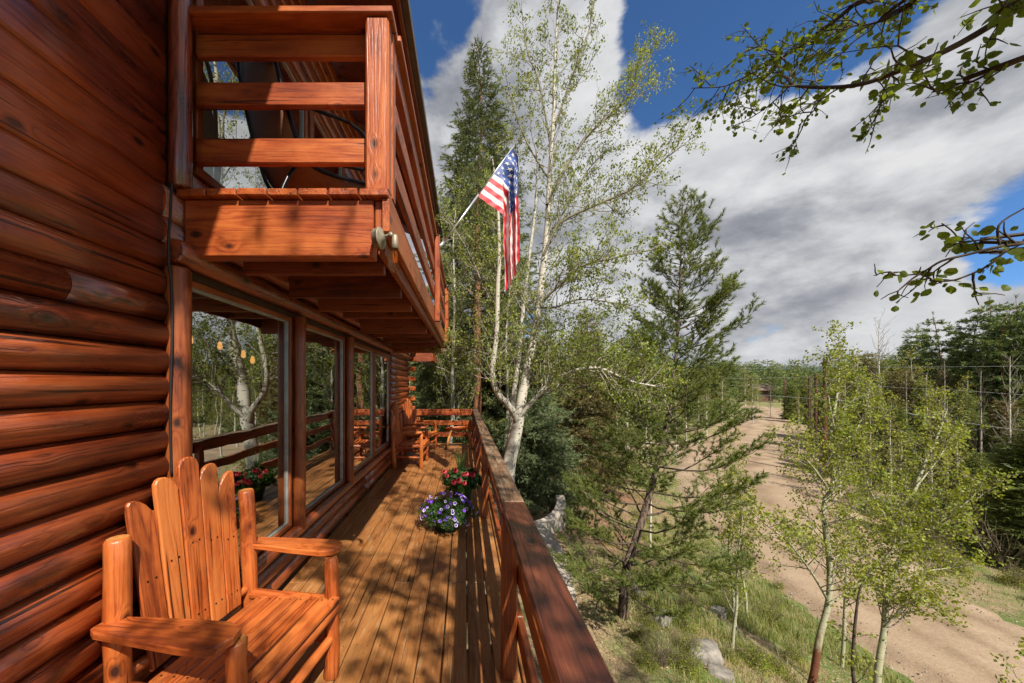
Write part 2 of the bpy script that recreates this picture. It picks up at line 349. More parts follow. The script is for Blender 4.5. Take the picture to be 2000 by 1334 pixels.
def add_tube(mb, pts, rad, sides=6, cap=False):
    V, Fq = tube_va(pts, rad, sides); n0 = mb.n; mb.add(V, Fq)
    if cap:
        c0 = np.asarray(tuple(pts[0])); c1 = np.asarray(tuple(pts[-1])); m_ = mb.n
        nV = len(V); s_ = sides
        mb.V.append(np.array([c0, c1], dtype=np.float32)); mb.n += 2
        f = [(n0 + (j + 1) % s_, n0 + j, m_) for j in range(s_)] + [(n0 + nV - s_ + j, n0 + nV - s_ + (j + 1) % s_, m_ + 1) for j in range(s_)]
        mb.F.append(np.array(f, dtype=np.int32)); mb.M.append(np.zeros(len(f), dtype=np.int32))
def smoothpath(pts, n=None):
    pts = [Vector(p) for p in pts]; out = []
    k = n or 4
    for i in range(len(pts) - 1):
        p0 = pts[max(i - 1, 0)]; p1 = pts[i]; p2 = pts[i + 1]; p3 = pts[min(i + 2, len(pts) - 1)]
        for j in range(k):
            t = j / k
            out.append(0.5 * ((2 * p1) + (p2 - p0) * t + (2 * p0 - 5 * p1 + 4 * p2 - p3) * t * t + (3 * p1 - p0 - 3 * p2 + p3) * t ** 3))
    out.append(pts[-1]); return out
_cache = {}
def box_me(L, W, H, b=0.003):
    key = ('box', round(L, 3), round(W, 3), round(H, 3), b)
    if key in _cache: return _cache[key]
    bm = bmesh.new(); bmesh.ops.create_cube(bm, size=1)
    for v_ in bm.verts: v_.co = Vector((v_.co.x * L, v_.co.y * W, v_.co.z * H))
    if b: bmesh.ops.bevel(bm, geom=bm.edges[:], offset=min(b, H * .3, W * .3, L * .3), segments=1, affect='EDGES', profile=0.5)
    me = bpy.data.meshes.new('board'); bm.to_mesh(me); bm.free(); _cache[key] = me; return me
def axes(p0, p1, up=(0, 0, 1), roll=0.0):
    p0 = Vector(p0); p1 = Vector(p1); x = (p1 - p0).normalized(); up = Vector(up)
    y = up.cross(x).normalized(); z = x.cross(y).normalized()
    M = Matrix(((x.x, y.x, z.x, 0), (x.y, y.y, z.y, 0), (x.z, y.z, z.z, 0), (0, 0, 0, 1)))
    if roll: M = M @ Matrix.Rotation(roll, 4, 'X')
    return M
def beam(name, parent, p0, p1, w_, h_, mat, up=(0, 0, 1), b=0.003, M0=None):
    """a board from p0 to p1, w_ wide across, h_ thick towards up; local x is its grain"""
    p0 = Vector(p0); p1 = Vector(p1); L = (p1 - p0).length
    key = ('beamcopy', round(L, 3), round(w_, 3), round(h_, 3), b, mat)
    if key not in _cache:
        me = box_me(L, w_, h_, b).copy(); me.materials.append(MATS[mat]); _cache[key] = me
    M = Matrix.Translation((p0 + p1) / 2) @ axes(p0, p1, up)
    if M0 is not None: M = M0 @ M
    return obj(name, _cache[key], parent, M)
def vbox(name, parent, lo, hi, mat, axis=None, b=0.003):
    """an axis-aligned board given by its corners, grain along its longest side"""
    lo = Vector(lo); hi = Vector(hi); d = hi - lo; c = (lo + hi) / 2
    if axis is None: axis = max(range(3), key=lambda i: d[i])
    if axis == 0: return beam(name, parent, (lo.x, c.y, c.z), (hi.x, c.y, c.z), d.y, d.z, mat, b=b)
    if axis == 1: return beam(name, parent, (c.x, lo.y, c.z), (c.x, hi.y, c.z), d.x, d.z, mat, b=b)
    return beam(name, parent, (c.x, c.y, lo.z), (c.x, c.y, hi.z), d.y, d.x, mat, up=(1, 0, 0), b=b)
def pole_me(L, r0, r1, seed, sides=12, bumpy=0.05, segs=9, roundcap=0.25):
    rng = np.random.default_rng(seed); mb = MB()
    xs = list(np.linspace(-L / 2, L / 2, segs)); wob = rng.normal(0, r0 * bumpy, (segs, 2))
    pts = [(x, wob[i][0], wob[i][1]) for i, x in enumerate(xs)]
    rr = [(r0 + (r1 - r0) * i / (segs - 1)) * (1 + rng.normal(0, bumpy)) for i in range(segs)]
    e = min(r0, r1) * roundcap
    pts = [(xs[0] - 0.0, *wob[0]), (xs[0] + e, *wob[0])] + pts[1:-1] + [(xs[-1] - e, *wob[-1]), (xs[-1], *wob[-1])]
    rr = [rr[0] * 0.82, rr[0]] + rr[1:-1] + [rr[-1], rr[-1] * 0.82]
    add_tube(mb, pts, rr, sides, cap=True)
    me = mb.mesh('pole', smooth=True)
    # flat end caps
    for p_ in me.polygons:
        if len(p_.vertices) == 3: p_.use_smooth = False
    return me
_pk = [0]
def pole(name, parent, p0, p1, r0, r1, mat, M0=None, endmat=None, bumpy=0.04, sides=12, flat=1.0):
    _pk[0] += 1
    p0 = Vector(p0); p1 = Vector(p1)
    me = pole_me((p1 - p0).length, r0, r1, _pk[0], sides, bumpy); me.materials.append(MATS[mat])
    if endmat:
        me.materials.append(MATS[endmat])
        for p_ in me.polygons:
            if len(p_.vertices) == 3: p_.material_index = 1
    M = Matrix.Translation((p0 + p1) / 2) @ axes(p0, p1, (0, 0, 1) if abs((p1 - p0).normalized().z) < .95 else (1, 0, 0))
    if M0 is not None: M = M0 @ M
    return obj(name, me, parent, M)
def prism_me(outline, th, mat, bev=0.004):
    """outline in local x,y; thickness th along z, centred"""
    bm = bmesh.new(); vs = [bm.verts.new((x, y, -th / 2)) for x, y in outline]; f = bm.faces.new(vs)
    r = bmesh.ops.extrude_face_region(bm, geom=[f]); vv = [g for g in r['geom'] if isinstance(g, bmesh.types.BMVert)]
    bmesh.ops.translate(bm, verts=vv, vec=(0, 0, th)); bmesh.ops.recalc_face_normals(bm, faces=bm.faces)
    if bev: bmesh.ops.bevel(bm, geom=[e for e in bm.edges if abs(e.verts[0].co.z - e.verts[1].co.z) < 1e-6], offset=bev, segments=1, affect='EDGES')
    me = bpy.data.meshes.new('plate'); bm.to_mesh(me); bm.free(); me.materials.append(MATS[mat]); return me
def lathe_me(profile, mat, sides=16, smooth=True):
    mb = MB(); an = np.linspace(0, 2 * PI, sides, endpoint=False)
    V = np.array([[(r * math.cos(a), r * math.sin(a), z) for a in an] for r, z in profile]).reshape(-1, 3)
    n = len(profile); i = np.arange(n - 1)[:, None] * sides; j = np.arange(sides)[None, :]; k = (j + 1) % sides
    mb.add(V, np.stack([i + j, i + k, i + sides + k, i + sides + j], -1).reshape(-1, 4))
    me = mb.mesh('turned', smooth); me.materials.append(MATS[mat]); return me

# ---------------------------------------------------------------- the lie of the land
def ss(x): x = np.clip(x, 0, 1); return x * x * (3 - 2 * x)
def vnoise(x, y, s, seed=0):
    x = np.asarray(x, float) / s; y = np.asarray(y, float) / s; xi = np.floor(x); yi = np.floor(y); fx = ss(x - xi); fy = ss(y - yi)
    def hsh(a, b): return np.modf(np.abs(np.sin(a * 127.1 + b * 311.7 + seed * 74.7) * 43758.5453))[0]
    return (hsh(xi, yi) * (1 - fx) + hsh(xi + 1, yi) * fx) * (1 - fy) + (hsh(xi, yi + 1) * (1 - fx) + hsh(xi + 1, yi + 1) * fx) * fy
RD = np.array([(-30, 13.3), (-5, 13.3), (4, 13.3), (9, 13.3), (13, 13.9), (17, 15.6), (22, 18.5), (30, 25), (40, 34), (55, 48), (75, 65), (88, 76.5), (98, 83.5), (106, 84.5), (112, 79), (116, 62), (118, 35)], float)  # (Y, X)
RW = np.array([2.75, 2.75, 2.75, 2.75, 2.9, 3.4, 4.4, 5.6, 5.4, 4.6, 4.8, 4.8, 4.2, 4, 4, 4, 4])
def resample(p, w_, step=1.2):
    q = [(np.array(a), wa) for a, wa in zip(p, w_)]; out = []
    sp = smoothpath([(a[0], a[1], wa) for a, wa in q], 10)
    return np.array([(v_.y, v_.x, v_.z) for v_ in sp])          # X, Y, half width
ROAD1 = resample(RD, RW)
SD = np.array([(33, 29), (39, 22), (43.5, 15), (48, 8), (54, -4), (60, -20), (64, -40), (66, -80)], float)
ROAD2 = resample(SD, np.array([5, 4.4, 3.9, 3.9, 4, 4, 4, 4.]))
def dist_road(X, Y, R):
    X = np.asarray(X, float); Y = np.asarray(Y, float); best = np.full(X.shape, 1e9)
    for x, y, hw in R: best = np.minimum(best, np.hypot(X - x, Y - y) - hw)
    return best
def h_smooth(X, Y):
    X = np.asarray(X, float); Y = np.asarray(Y, float)
    near = 3.0 * (1 - ss((X - 1.8) / 8.4))
    far = np.clip(0.085 * (16 - X), 0, 2.2)
    a = ss((Y - 14) / 16)
    z = -7.0 + near * (1 - a) + far * a
    z = z + 9 * ss((Y - 75) / 160) * ss((40 - X) / 60)          # the hill behind on the left
    z = z - 0.7 * ss((X - 18.5 - np.maximum(Y - 16, 0) * 0.95) / 7) + 2.6 * ss((X - 34 - np.maximum(Y - 16, 0) * .8) / 40)
    return z
def h_ground(X, Y):
    d = np.minimum(dist_road(X, Y, ROAD1), dist_road(X, Y, ROAD2)); k = ss(d / 1.2)
    z = h_smooth(X, Y) + k * ((vnoise(X, Y, 3.1, 1) - .5) * .28 + (vnoise(X, Y, 0.9, 2) - .5) * .10 + 0.09) - (1 - k) * 0.09
    return z
def hg(x, y): return float(h_ground(np.array([x]), np.array([y]))[0])
def graded(lo, hi, fine_lo, fine_hi, step, growth=1.16):
    a = list(np.arange(fine_lo, fine_hi, step)); s_ = step; x = a[-1]
    while x < hi: s_ *= growth; x += s_; a.append(x)
    s_ = step; x = a[0]
    while x > lo: s_ *= growth; x -= s_; a.insert(0, x)
    return np.array(a)
gx = graded(-4000, 4500, -3, 30, 0.33); gy = graded(-300, 5000, -4, 48, 0.38)
XX, YY = np.meshgrid(gx, gy); ZZ = h_ground(XX.ravel(), YY.ravel()).reshape(XX.shape)
mb = MB(); nx = len(gx); i, j = np.meshgrid(np.arange(len(gy) - 1), np.arange(nx - 1), indexing='ij'); q = (i * nx + j).ravel()
mb.add(np.stack([XX, YY, ZZ], -1).reshape(-1, 3), np.stack([q, q + 1, q + nx + 1, q + nx], -1))
m, t, bs, out = newmat('ground')
tcn = t.add('ShaderNodeTexCoord'); vec = tcn.outputs['Object']
n_big = t.noise(vec, 0.22, 5, 0.62); n_mid = t.noise(vec, 1.4, 6, 0.68); n_fin = t.noise(vec, 26, 5, 0.7)
dry = t.ramp(n_fin, [(0.30, (0.13, 0.085, 0.05)), (0.5, (0.27, 0.195, 0.115)), (0.72, (0.44, 0.36, 0.23))])
grn = t.ramp(n_fin, [(0.30, (0.045, 0.075, 0.02)), (0.55, (0.11, 0.16, 0.04)), (0.75, (0.20, 0.24, 0.08))])
gf = t.ramp(t.math('ADD', t.math('MULTIPLY', n_big, 0.5), t.math('MULTIPLY', n_mid, 0.5)), [(0.44, 0.0), (0.55, 0.9)])
col = t.mix(gf, dry, grn)
def disc(cx, cy, r0, r1):
    d = t.vmath('LENGTH', t.vmath('MULTIPLY', t.vmath('SUBTRACT', vec, (cx, cy, 0)), (1, 1, 0)))
    d = t.math('ADD', d, t.math('MULTIPLY', t.math('SUBTRACT', n_mid, 0.5), 3.0))
    return t.ramp(t.math('DIVIDE', d, r1), [(r0 / r1, 1.0), (1.0, 0.0)])
mulch = t.ramp(t.noise(vec, 34, 4, 0.75), [(0.3, (0.07, 0.028, 0.018)), (0.5, (0.20, 0.095, 0.06)), (0.7, (0.36, 0.22, 0.15))])
mk = t.math('MAXIMUM', disc(3.6, 12.2, 1.8, 3.8), disc(5.6, 16.5, 1.2, 3.2)); mk = t.math('MAXIMUM', mk, disc(9.5, 20.5, 0.6, 2.6))
col = t.mix(t.math('MULTIPLY', mk, 0.8), col, mulch)
t.link(col, bs.inputs['Base Color']); bs.inputs['Roughness'].default_value = 0.95; bs.inputs['Specular IOR Level'].default_value = 0.1
t.link(t.bump(t.math('ADD', n_fin, n_mid), 0.6, 0.05), bs.inputs['Normal'])
obj('ground', mb.mesh('ground', True), mat='ground', kind='structure')

m, t, bs, out = newmat('dirt')
tcn = t.add('ShaderNodeTexCoord'); vec = tcn.outputs['Object']; uvn = t.add('ShaderNodeUVMap'); uvs = t.add('ShaderNodeSeparateXYZ'); t.link(uvn.outputs[0], uvs.inputs[0])
a = t.noise(vec, 0.5, 5, 0.6); b_ = t.noise(vec, 14, 6, 0.7)
rw = t.math('ADD', t.math('MULTIPLY', uvs.outputs[0], 26.0), t.math('MULTIPLY', t.noise(vec, 0.10, 3, 0.5), 14.0))
rut = t.math('MULTIPLY_ADD', t.math('SINE', rw), 0.5, 0.5); rut = t.math('MULTIPLY', t.math('POWER', rut, 3.0), t.noise(vec, 0.7, 4, 0.6))
f = t.math('ADD', t.math('MULTIPLY', a, 0.55), t.math('MULTIPLY', b_, 0.45)); f = t.math('SUBTRACT', f, t.math('MULTIPLY', rut, 0.22))
t.link(t.ramp(f, [(0.28, (0.18, 0.124, 0.080)), (0.5, (0.30, 0.220, 0.148)), (0.7, (0.41, 0.320, 0.228))]), bs.inputs['Base Color'])
bs.inputs['Roughness'].default_value = 0.95; bs.inputs['Specular IOR Level'].default_value = 0.1
t.link(t.bump(t.math('ADD', b_, rut), 0.5, 0.03), bs.inputs['Normal'])
def road_mesh(R, dz, ragged, seed):
    tg = np.gradient(R[:, :2], axis=0); tg /= np.linalg.norm(tg, axis=1)[:, None]; nr = np.stack([tg[:, 1], -tg[:, 0]], -1)
    K = 13; us = np.linspace(-1, 1, K); V = []; UV = []
    rng = np.random.default_rng(seed); s_ = np.arange(len(R))
    eL = np.convolve(rng.normal(0, ragged, len(R)), [.25, .5, .25], 'same'); eR = np.convolve(rng.normal(0, ragged, len(R)), [.25, .5, .25], 'same')
    for i in range(len(R)):
        for u_ in us:
            hw = R[i, 2] + (eL[i] if u_ < 0 else eR[i]); x, y = R[i, :2] + nr[i] * u_ * hw
            V.append((x, y, float(h_smooth(x, y)) + dz + 0.05 * (1 - u_ * u_) - (0.14 if abs(u_) > .99 else 0))); UV.append((u_ * .5 + .5, i * .1))
    mb = MB(); i, j = np.meshgrid(np.arange(len(R) - 1), np.arange(K - 1), indexing='ij'); q = (i * K + j).ravel()
    mb.add(V, np.stack([q, q + 1, q + K + 1, q + K], -1)); me = mb.mesh('road', True)
    uv = me.uv_layers.new(name='UVMap'); li = np.zeros(len(me.loops), dtype=np.int32); me.loops.foreach_get('vertex_index', li)
    uv.data.foreach_set('uv', np.array(UV, dtype=np.float32)[li].ravel()); return me
def densify(R, n=4):
    out = []
    for a, b in zip(R[:-1], R[1:]):
        for k in range(n): out.append(a + (b - a) * k / n)
    return np.array(out + [R[-1]])
obj('dirt_road', road_mesh(densify(ROAD1, 2), 0.05, 0.16, 3), mat='dirt', kind='structure')
obj('side_road', road_mesh(densify(ROAD2, 2), 0.065, 0.12, 4), mat='dirt', kind='structure')
# far hills under the sky line
mb = MB(); A = np.linspace(-1.3, 1.9, 160); V = []
for a in A:
    for r, zz in ((1500, -9), (2300, 1), (3200, 1)):
        hh = zz if zz < 0 else (40 + 45 * float(vnoise(a * 6 + 9, 0.3, 1.0, 5)) + 18 * float(vnoise(a * 19 + 3, 0.7, 1.0, 8))) * (1.0 if r < 3000 else 0.4)
        V.append((r * math.sin(a), r * math.cos(a), hh))
i, j = np.meshgrid(np.arange(len(A) - 1), np.arange(2), indexing='ij'); q = (i * 3 + j).ravel()
mb.add(V, np.stack([q, q + 3, q + 4, q + 1], -1)); simple('haze_tinted_forest', (0.05, 0.08, 0.11), 0.95, nscale=0.01, var=0.4)  # blue of distance haze mixed into the forest colour
obj('hills', mb.mesh('hills', True), mat='haze_tinted_forest', kind='structure')
# ---------------------------------------------------------------- the log house
WX = -1.50                                # plane behind the siding logs
house = thing('log_house', 'large house clad in red brown half log siding, with wide windows along the deck', 'house', (WX, 3.0, hg(-1.5, 3)))
def log_me(L, h, bulge, mat, seed):
    """half log: local x along the log, y out of the wall, z up"""
    key = ('log', round(L, 2), round(h, 3), round(bulge, 3), mat, seed % 4)
    if key in _cache: return _cache[key]
    rng = np.random.default_rng(seed % 4 + 10); ns = max(3, min(9, int(L / 0.45))); K = 9
    xs = np.linspace(-L / 2, L / 2, ns); V = []
    for i, x in enumerate(xs):
        dh = rng.normal(0, 0.0016); db = rng.normal(0, bulge * 0.05)
        prof = [(-0.03, -h / 2)]
        for k in range(K):
            a = -1 + 2 * k / (K - 1)
            prof.append(((bulge + db) * (1 - abs(a) ** 2.3), (h / 2 - 0.0035) * a + dh * (1 - abs(a))))
        prof.append((-0.03, h / 2)); V += [(x, y, z) for y, z in prof]
    n = K + 2; mb = MB(); i, j = np.meshgrid(np.arange(ns - 1), np.arange(n - 1), indexing='ij'); q = (i * n + j).ravel()
    mb.add(V, np.stack([q, q + n, q + n + 1, q + 1], -1))
    e0 = [list(range(n))]; e1 = [list(range((ns - 1) * n, ns * n))[::-1]]
    mb.raw(e0); mb.raw(e1)
    me = mb.mesh('log', True)
    for p_ in me.polygons:
        if len(p_.vertices) > 4: p_.use_smooth = False
    me.materials.append(MATS[mat]); _cache[key] = me; return me
MY = Matrix(((0, 1, 0, 0), (1, 0, 0, 0), (0, 0, 1, 0), (0, 0, 0, 1)))   # local x -> world y, local y -> world x
rg = random.Random(5)
def wall_log(y0, y1, z0, z1, bulge, seed, x=WX, mat='siding'):
    me = log_me(y1 - y0 - 0.002, z1 - z0, bulge, mat, seed)
    return obj('siding_log', me, house, Matrix.Translation((x, (y0 + y1) / 2, (z0 + z1) / 2)) @ MY)
rows = []; z = -1.66
while z < 0.82: rows.append((z, z + 0.131)); z += 0.131
while z < 3.5: rows.append((z, z + 0.165)); z += 0.165
HEAD = 0.56; SILL = -1.235
for k, (a, b) in enumerate(rows):
    mid = (a + b) / 2
    bul = 0.034 if mid < 0.35 else (0.034 - 0.028 * min(1, (mid - 0.35) / 0.40))
    # near piece, with a butt joint somewhere out of or in view
    cut = [-3.0, -0.9 + 0.9 * ((k * 7) % 5) / 5, 1.745]
    if k == 15: cut = [-3.0, 1.30, 1.745]
    for c0, c1 in zip(cut[:-1], cut[1:]): wall_log(c0, c1, a, b, bul, k + int(c0 * 3))
    if b <= SILL + 0.01: wall_log(1.725, 5.2, a, b, 0.036, k); wall_log(5.2, 9.26, a, b, 0.036, k + 1)
    elif a < HEAD + 0.05: wall_log(6.98, 9.26, a, b, 0.036, k + 2)
    elif a < 0.95: wall_log(1.725, 9.26, a, b, 0.025, k)
    else:
        if mid > 2.75: wall_log(1.90, 9.26, a, b, 0.014, k)
        else: wall_log(4.35, 9.26, a, b, 0.014, k)
        if mid < 1.12: wall_log(1.90, 4.35, a, b, 0.014, k)
for k in range(1, 20, 2):                                            # log ends crossing at the far corner
    a, b = rows[k] if k < len(rows) else (0, 0)
    if b > 0.75: break
    o = vbox('log_end', house, (WX - 0.1, 9.262, a + 0.008), (WX + 0.195, 9.36, b - 0.004), 'balcony_wood', axis=0, b=0.012)
# backing walls so nothing is see-through
simple('sheathing', (0.10, 0.05, 0.03), 0.9)
vbox('inner_wall', house, (WX - 0.14, -3.0, -1.8), (WX - 0.031, 1.72, 3.6), 'sheathing', b=0)
vbox('inner_wall', house, (WX - 0.14, 1.72, -1.8), (WX - 0.031, 9.24, SILL - 0.02), 'sheathing', b=0)
vbox('inner_wall', house, (WX - 0.14, 1.72, HEAD + 0.02), (WX - 0.031, 9.24, 1.02), 'sheathing', b=0)
vbox('inner_wall', house, (WX - 0.14, 1.72, SILL - 0.02), (WX - 0.031, 1.832, HEAD + 0.02), 'sheathing', b=0)
vbox('inner_wall', house, (WX - 0.14, 7.0, SILL - 0.02), (WX - 0.031, 9.24, HEAD + 0.02), 'sheathing', b=0)
vbox('inner_wall', house, (WX - 0.14, 4.4, 1.02), (WX - 0.031, 9.24, 3.6), 'sheathing', b=0)
vbox('inner_wall', house, (WX - 0.14, 1.94, 2.78), (WX - 0.031, 4.4, 3.6), 'sheathing', b=0)
vbox('inner_wall', house, (WX - 0.14, 1.72, 1.02), (WX - 0.031, 1.94, 3.6), 'sheathing', b=0)
vbox('end_wall', house, (-9.0, 9.10, -1.8), (WX - 0.142, 9.24, 3.6), 'siding', b=0)
vbox('end_wall', house, (-9.0, -3.14, -4.0), (WX - 0.142, -3.0, 3.6), 'siding', b=0)
vbox('foundation_wall', house, (WX - 0.3, -3.0, -4.6), (WX - 0.05, 9.3, -1.85), 'foundation', b=0)
# rooms behind the glass
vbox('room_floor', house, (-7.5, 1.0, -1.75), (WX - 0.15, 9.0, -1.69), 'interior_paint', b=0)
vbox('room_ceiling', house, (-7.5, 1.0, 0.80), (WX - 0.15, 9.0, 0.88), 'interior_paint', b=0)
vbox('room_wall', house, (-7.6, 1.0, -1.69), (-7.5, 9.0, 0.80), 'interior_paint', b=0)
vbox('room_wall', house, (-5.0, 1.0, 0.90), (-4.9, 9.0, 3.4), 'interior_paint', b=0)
# round timbers and lintels
def rpost(name, y, z0, z1, r, x=WX + 0.03, mat='trim_wood'): return pole(name, house, (x, y, z0), (x, y, z1), r, r, mat, bumpy=0.015, sides=14)
rpost('log_post', 1.787, SILL - 0.13, HEAD + 0.03, 0.058)
for y in (3.055, 4.385): rpost('log_post', y, SILL - 0.05, HEAD + 0.02, 0.052, WX + 0.055)
pole('lintel_log', house, (WX + 0.045, 1.735, 0.665), (WX + 0.045, 9.25, 0.66), 0.062, 0.062, 'siding', bumpy=0.01, sides=16)
pole('lintel_log', house, (WX + 0.115, 2.05, 0.80), (WX + 0.115, 6.6, 0.80), 0.075, 0.075, 'siding', bumpy=0.012, sides=16)
rpost('log_post', 1.795, 1.0, 3.3, 0.05, WX + 0.035, 'siding')
pole('window_sill_log', house, (WX + 0.05, 1.74, SILL - 0.045), (WX + 0.05, 7.0, SILL - 0.045), 0.05, 0.05, 'siding', bumpy=0.01, sides=14)
# windows: frame, sash, pane
def window(y0, y1, z0, z1, x=WX, mat='trim_wood', fr=0.055):
    wn = obj('window', prism_me([(-.001, -.001), (.001, -.001), (.001, .001), (-.001, .001)], .001, mat, 0), house, Matrix.Translation((x - 0.08, y0, z0)))
    vbox('frame', wn, (x - 0.06, y0, z0), (x + 0.018, y1, z0 + fr), mat)
    vbox('frame', wn, (x - 0.06, y0, z1 - fr), (x + 0.018, y1, z1), mat)
    vbox('frame', wn, (x - 0.06, y0, z0 + fr), (x + 0.018, y0 + fr, z1 - fr), mat)
    vbox('frame', wn, (x - 0.06, y1 - fr, z0 + fr), (x + 0.018, y1, z1 - fr), mat)
    e = fr; g = 0.014
    for lo, hi in (((x - 0.03, y0 + e, z0 + e), (x + 0.003, y1 - e, z0 + e + g)), ((x - 0.03, y0 + e, z1 - e - g), (x + 0.003, y1 - e, z1 - e)),
                   ((x - 0.03, y0 + e, z0 + e + g), (x + 0.003, y0 + e + g, z1 - e - g)), ((x - 0.03, y1 - e - g, z0 + e + g), (x + 0.003, y1 - e, z1 - e - g))):
        vbox('sash', wn, lo, hi, 'aluminium', b=0.001)
    vbox('pane', wn, (x - 0.018, y0 + e + g, z0 + e + g), (x - 0.012, y1 - e - g, z1 - e - g), 'window_glass', b=0)
window(1.835, 3.00, SILL, HEAD, fr=0.035)
window(3.11, 4.33, SILL, HEAD, fr=0.035)
window(4.44, 5.72, SILL, HEAD, fr=0.05)
window(5.74, 6.95, SILL, HEAD, fr=0.075)
window(1.93, 3.30, 1.16, 2.74, fr=0.05)
window(3.38, 4.32, 1.02, 2.74, fr=0.06)
vbox('window_stile', house, (WX - 0.05, 3.305, 1.02), (WX + 0.04, 3.375, 2.74), 'trim_wood')
# main roof over the upper floor, eave above the balcony
rf = obj('roof', prism_me([(-.001, -.001), (.001, -.001), (.001, .001), (-.001, .001)], .001, 'under_wood', 0), house, Matrix.Translation((-2, 3, 4)))
def slab(name, pts, th, mat, parent):
    """four corners (top view order), thickness downwards"""
    V = [Vector(p) for p in pts]; V += [p - Vector((0, 0, th)) for p in V[:4]]
    mb = MB(); mb.add([tuple(v_) for v_ in V], [(0, 1, 2, 3), (7, 6, 5, 4), (0, 4, 5, 1), (1, 5, 6, 2), (2, 6, 7, 3), (3, 7, 4, 0)])
    return obj(name, mb.mesh(name), parent, Matrix.Identity(4), mat)
EX, EZ = -0.60, 3.36; EY1 = 8.6
slab('soffit', [(EX, -3.2, EZ + 0.05), (EX, EY1, EZ + 0.05), (-6.0, EY1, EZ + 2.3), (-6.0, -3.2, EZ + 2.3)], 0.05, 'under_wood', rf)
slab('shingles', [(EX - .01, -3.2, EZ + 0.17), (EX - .01, EY1, EZ + 0.17), (-6.0, EY1, EZ + 2.42), (-6.0, -3.2, EZ + 2.42)], 0.115, 'roof_shingle', rf)
vbox('fascia', rf, (EX + 0.002, -3.2, EZ - 0.04), (EX + 0.035, EY1, EZ + 0.15), 'under_wood')
vbox('gutter', rf, (EX + 0.037, -3.2, EZ + 0.03), (EX + 0.10, EY1, EZ + 0.13), 'gutter_metal')
for k in range(16):
    y = -2.9 + k * 0.72
    if y < EY1 - .1: beam('rafter', rf, (EX - 0.02, y, EZ - 0.035), (-1.62, y, EZ + 0.385), 0.045, 0.09, 'under_wood')
# small lower eave past the far end of the balcony
slab('porch_roof', [(-0.90, 9.45, 0.82), (-0.90, 12, 0.82), (WX - .3, 12, 1.05), (WX - .3, 9.45, 1.05)], 0.05, 'under_wood', house)
vbox('porch_fascia', house, (-0.898, 9.45, 0.60), (-0.86, 12, 0.84), 'balcony_wood')
vbox('porch_fascia', house, (WX + .03, 9.41, 0.58), (-0.90, 9.448, 0.84), 'under_wood')
# black cable running down the siding
cb = [P(350, 372, 1.80), P(346, 400, 1.80), P(341, 440, 1.79), P(334, 470, 1.79), P(330, 520, 1.78), P(337, 545, 1.77), P(341, 600, 1.77), P(338, 680, 1.77), P(336, 760, 1.77), P(338, 820, 1.77), P(341, 870, 1.77), P(342, 925, 1.77)]
cb = [Vector((WX + 0.047 + .004 * math.sin(p.z * 7), 1.722 + (p.x + 1.49) * .35, p.z)) for p in cb]
mb = MB(); add_tube(mb, smoothpath(cb, 4), 0.006, 8, True)
tag(obj('power_cable', mb.mesh('cable', True), mat='black_cable'), 'thin black cable running down the log siding beside the corner post', 'cable')

# ---------------------------------------------------------------- the deck
DZ = -1.66
deck = thing('deck', 'long raised deck of reddish brown boards along the log house', 'deck', (-0.5, 4, DZ))
rd = random.Random(3)
xb = -1.462; k = 0
while xb < 0.33:
    wv = 0.141 + rd.uniform(-.001, .001)
    gap = 0.0065 if xb < -0.3 else 0.011
    js = [-1.5, 2.9 + rd.choice((-1.2, 0, 1.2, 2.1)), 8.87]
    for a, b in zip(js[:-1], js[1:]):
        vbox('deck_board', deck, (xb, a + .0015, DZ - 0.036 + rd.uniform(-.0015, 0)), (min(xb + wv, 0.355), b - .0015, DZ + rd.uniform(-.0015, 0)), 'deck_wood', b=0.004)
    xb += wv + gap; k += 1
for k in range(5): vbox('deck_board', deck, (-1.47, 8.875 + k * 0.147, DZ - 0.036), (0.355, 9.014 + k * 0.147, DZ), 'deck_wood', b=0.004)
for k in range(19): vbox('joist', deck, (-1.6, -1.3 + k * 0.58, DZ - 0.24), (0.30, -1.26 + k * 0.58, DZ - 0.038), 'under_wood', b=0)
vbox('rim_joist', deck, (0.302, -1.5, DZ - 0.26), (0.342, 9.62, DZ - 0.038), 'rail_wood')
for y in (-1.0, 2.4, 5.8, 9.2): vbox('support_post', deck, (0.15, y, hg(.2, y) - .2), (0.29, y + .14, DZ - 0.245), 'trim_wood')

mb = MB(); rn = random.Random(9)
for k in range(19):
    for q_ in range(12):
        for dx in (.035, .108):
            x_, y_ = -1.462 + q_ * .1485 + dx + rn.uniform(-.004, .004), -1.28 + k * .58 + rn.uniform(-.008, .008)
            if y_ < 8.8 and x_ < .345: mb.add([(x_, y_, DZ + .0012)] + [(x_ + .0045 * math.cos(a_ * PI / 3), y_ + .0045 * math.sin(a_ * PI / 3), DZ + .0008) for a_ in range(6)], [(0, 1 + a_, 1 + (a_ + 1) % 6) for a_ in range(6)])
obj('nail_heads', mb.mesh('nails'), deck, Matrix.Identity(4), 'black_cable', 'stuff')

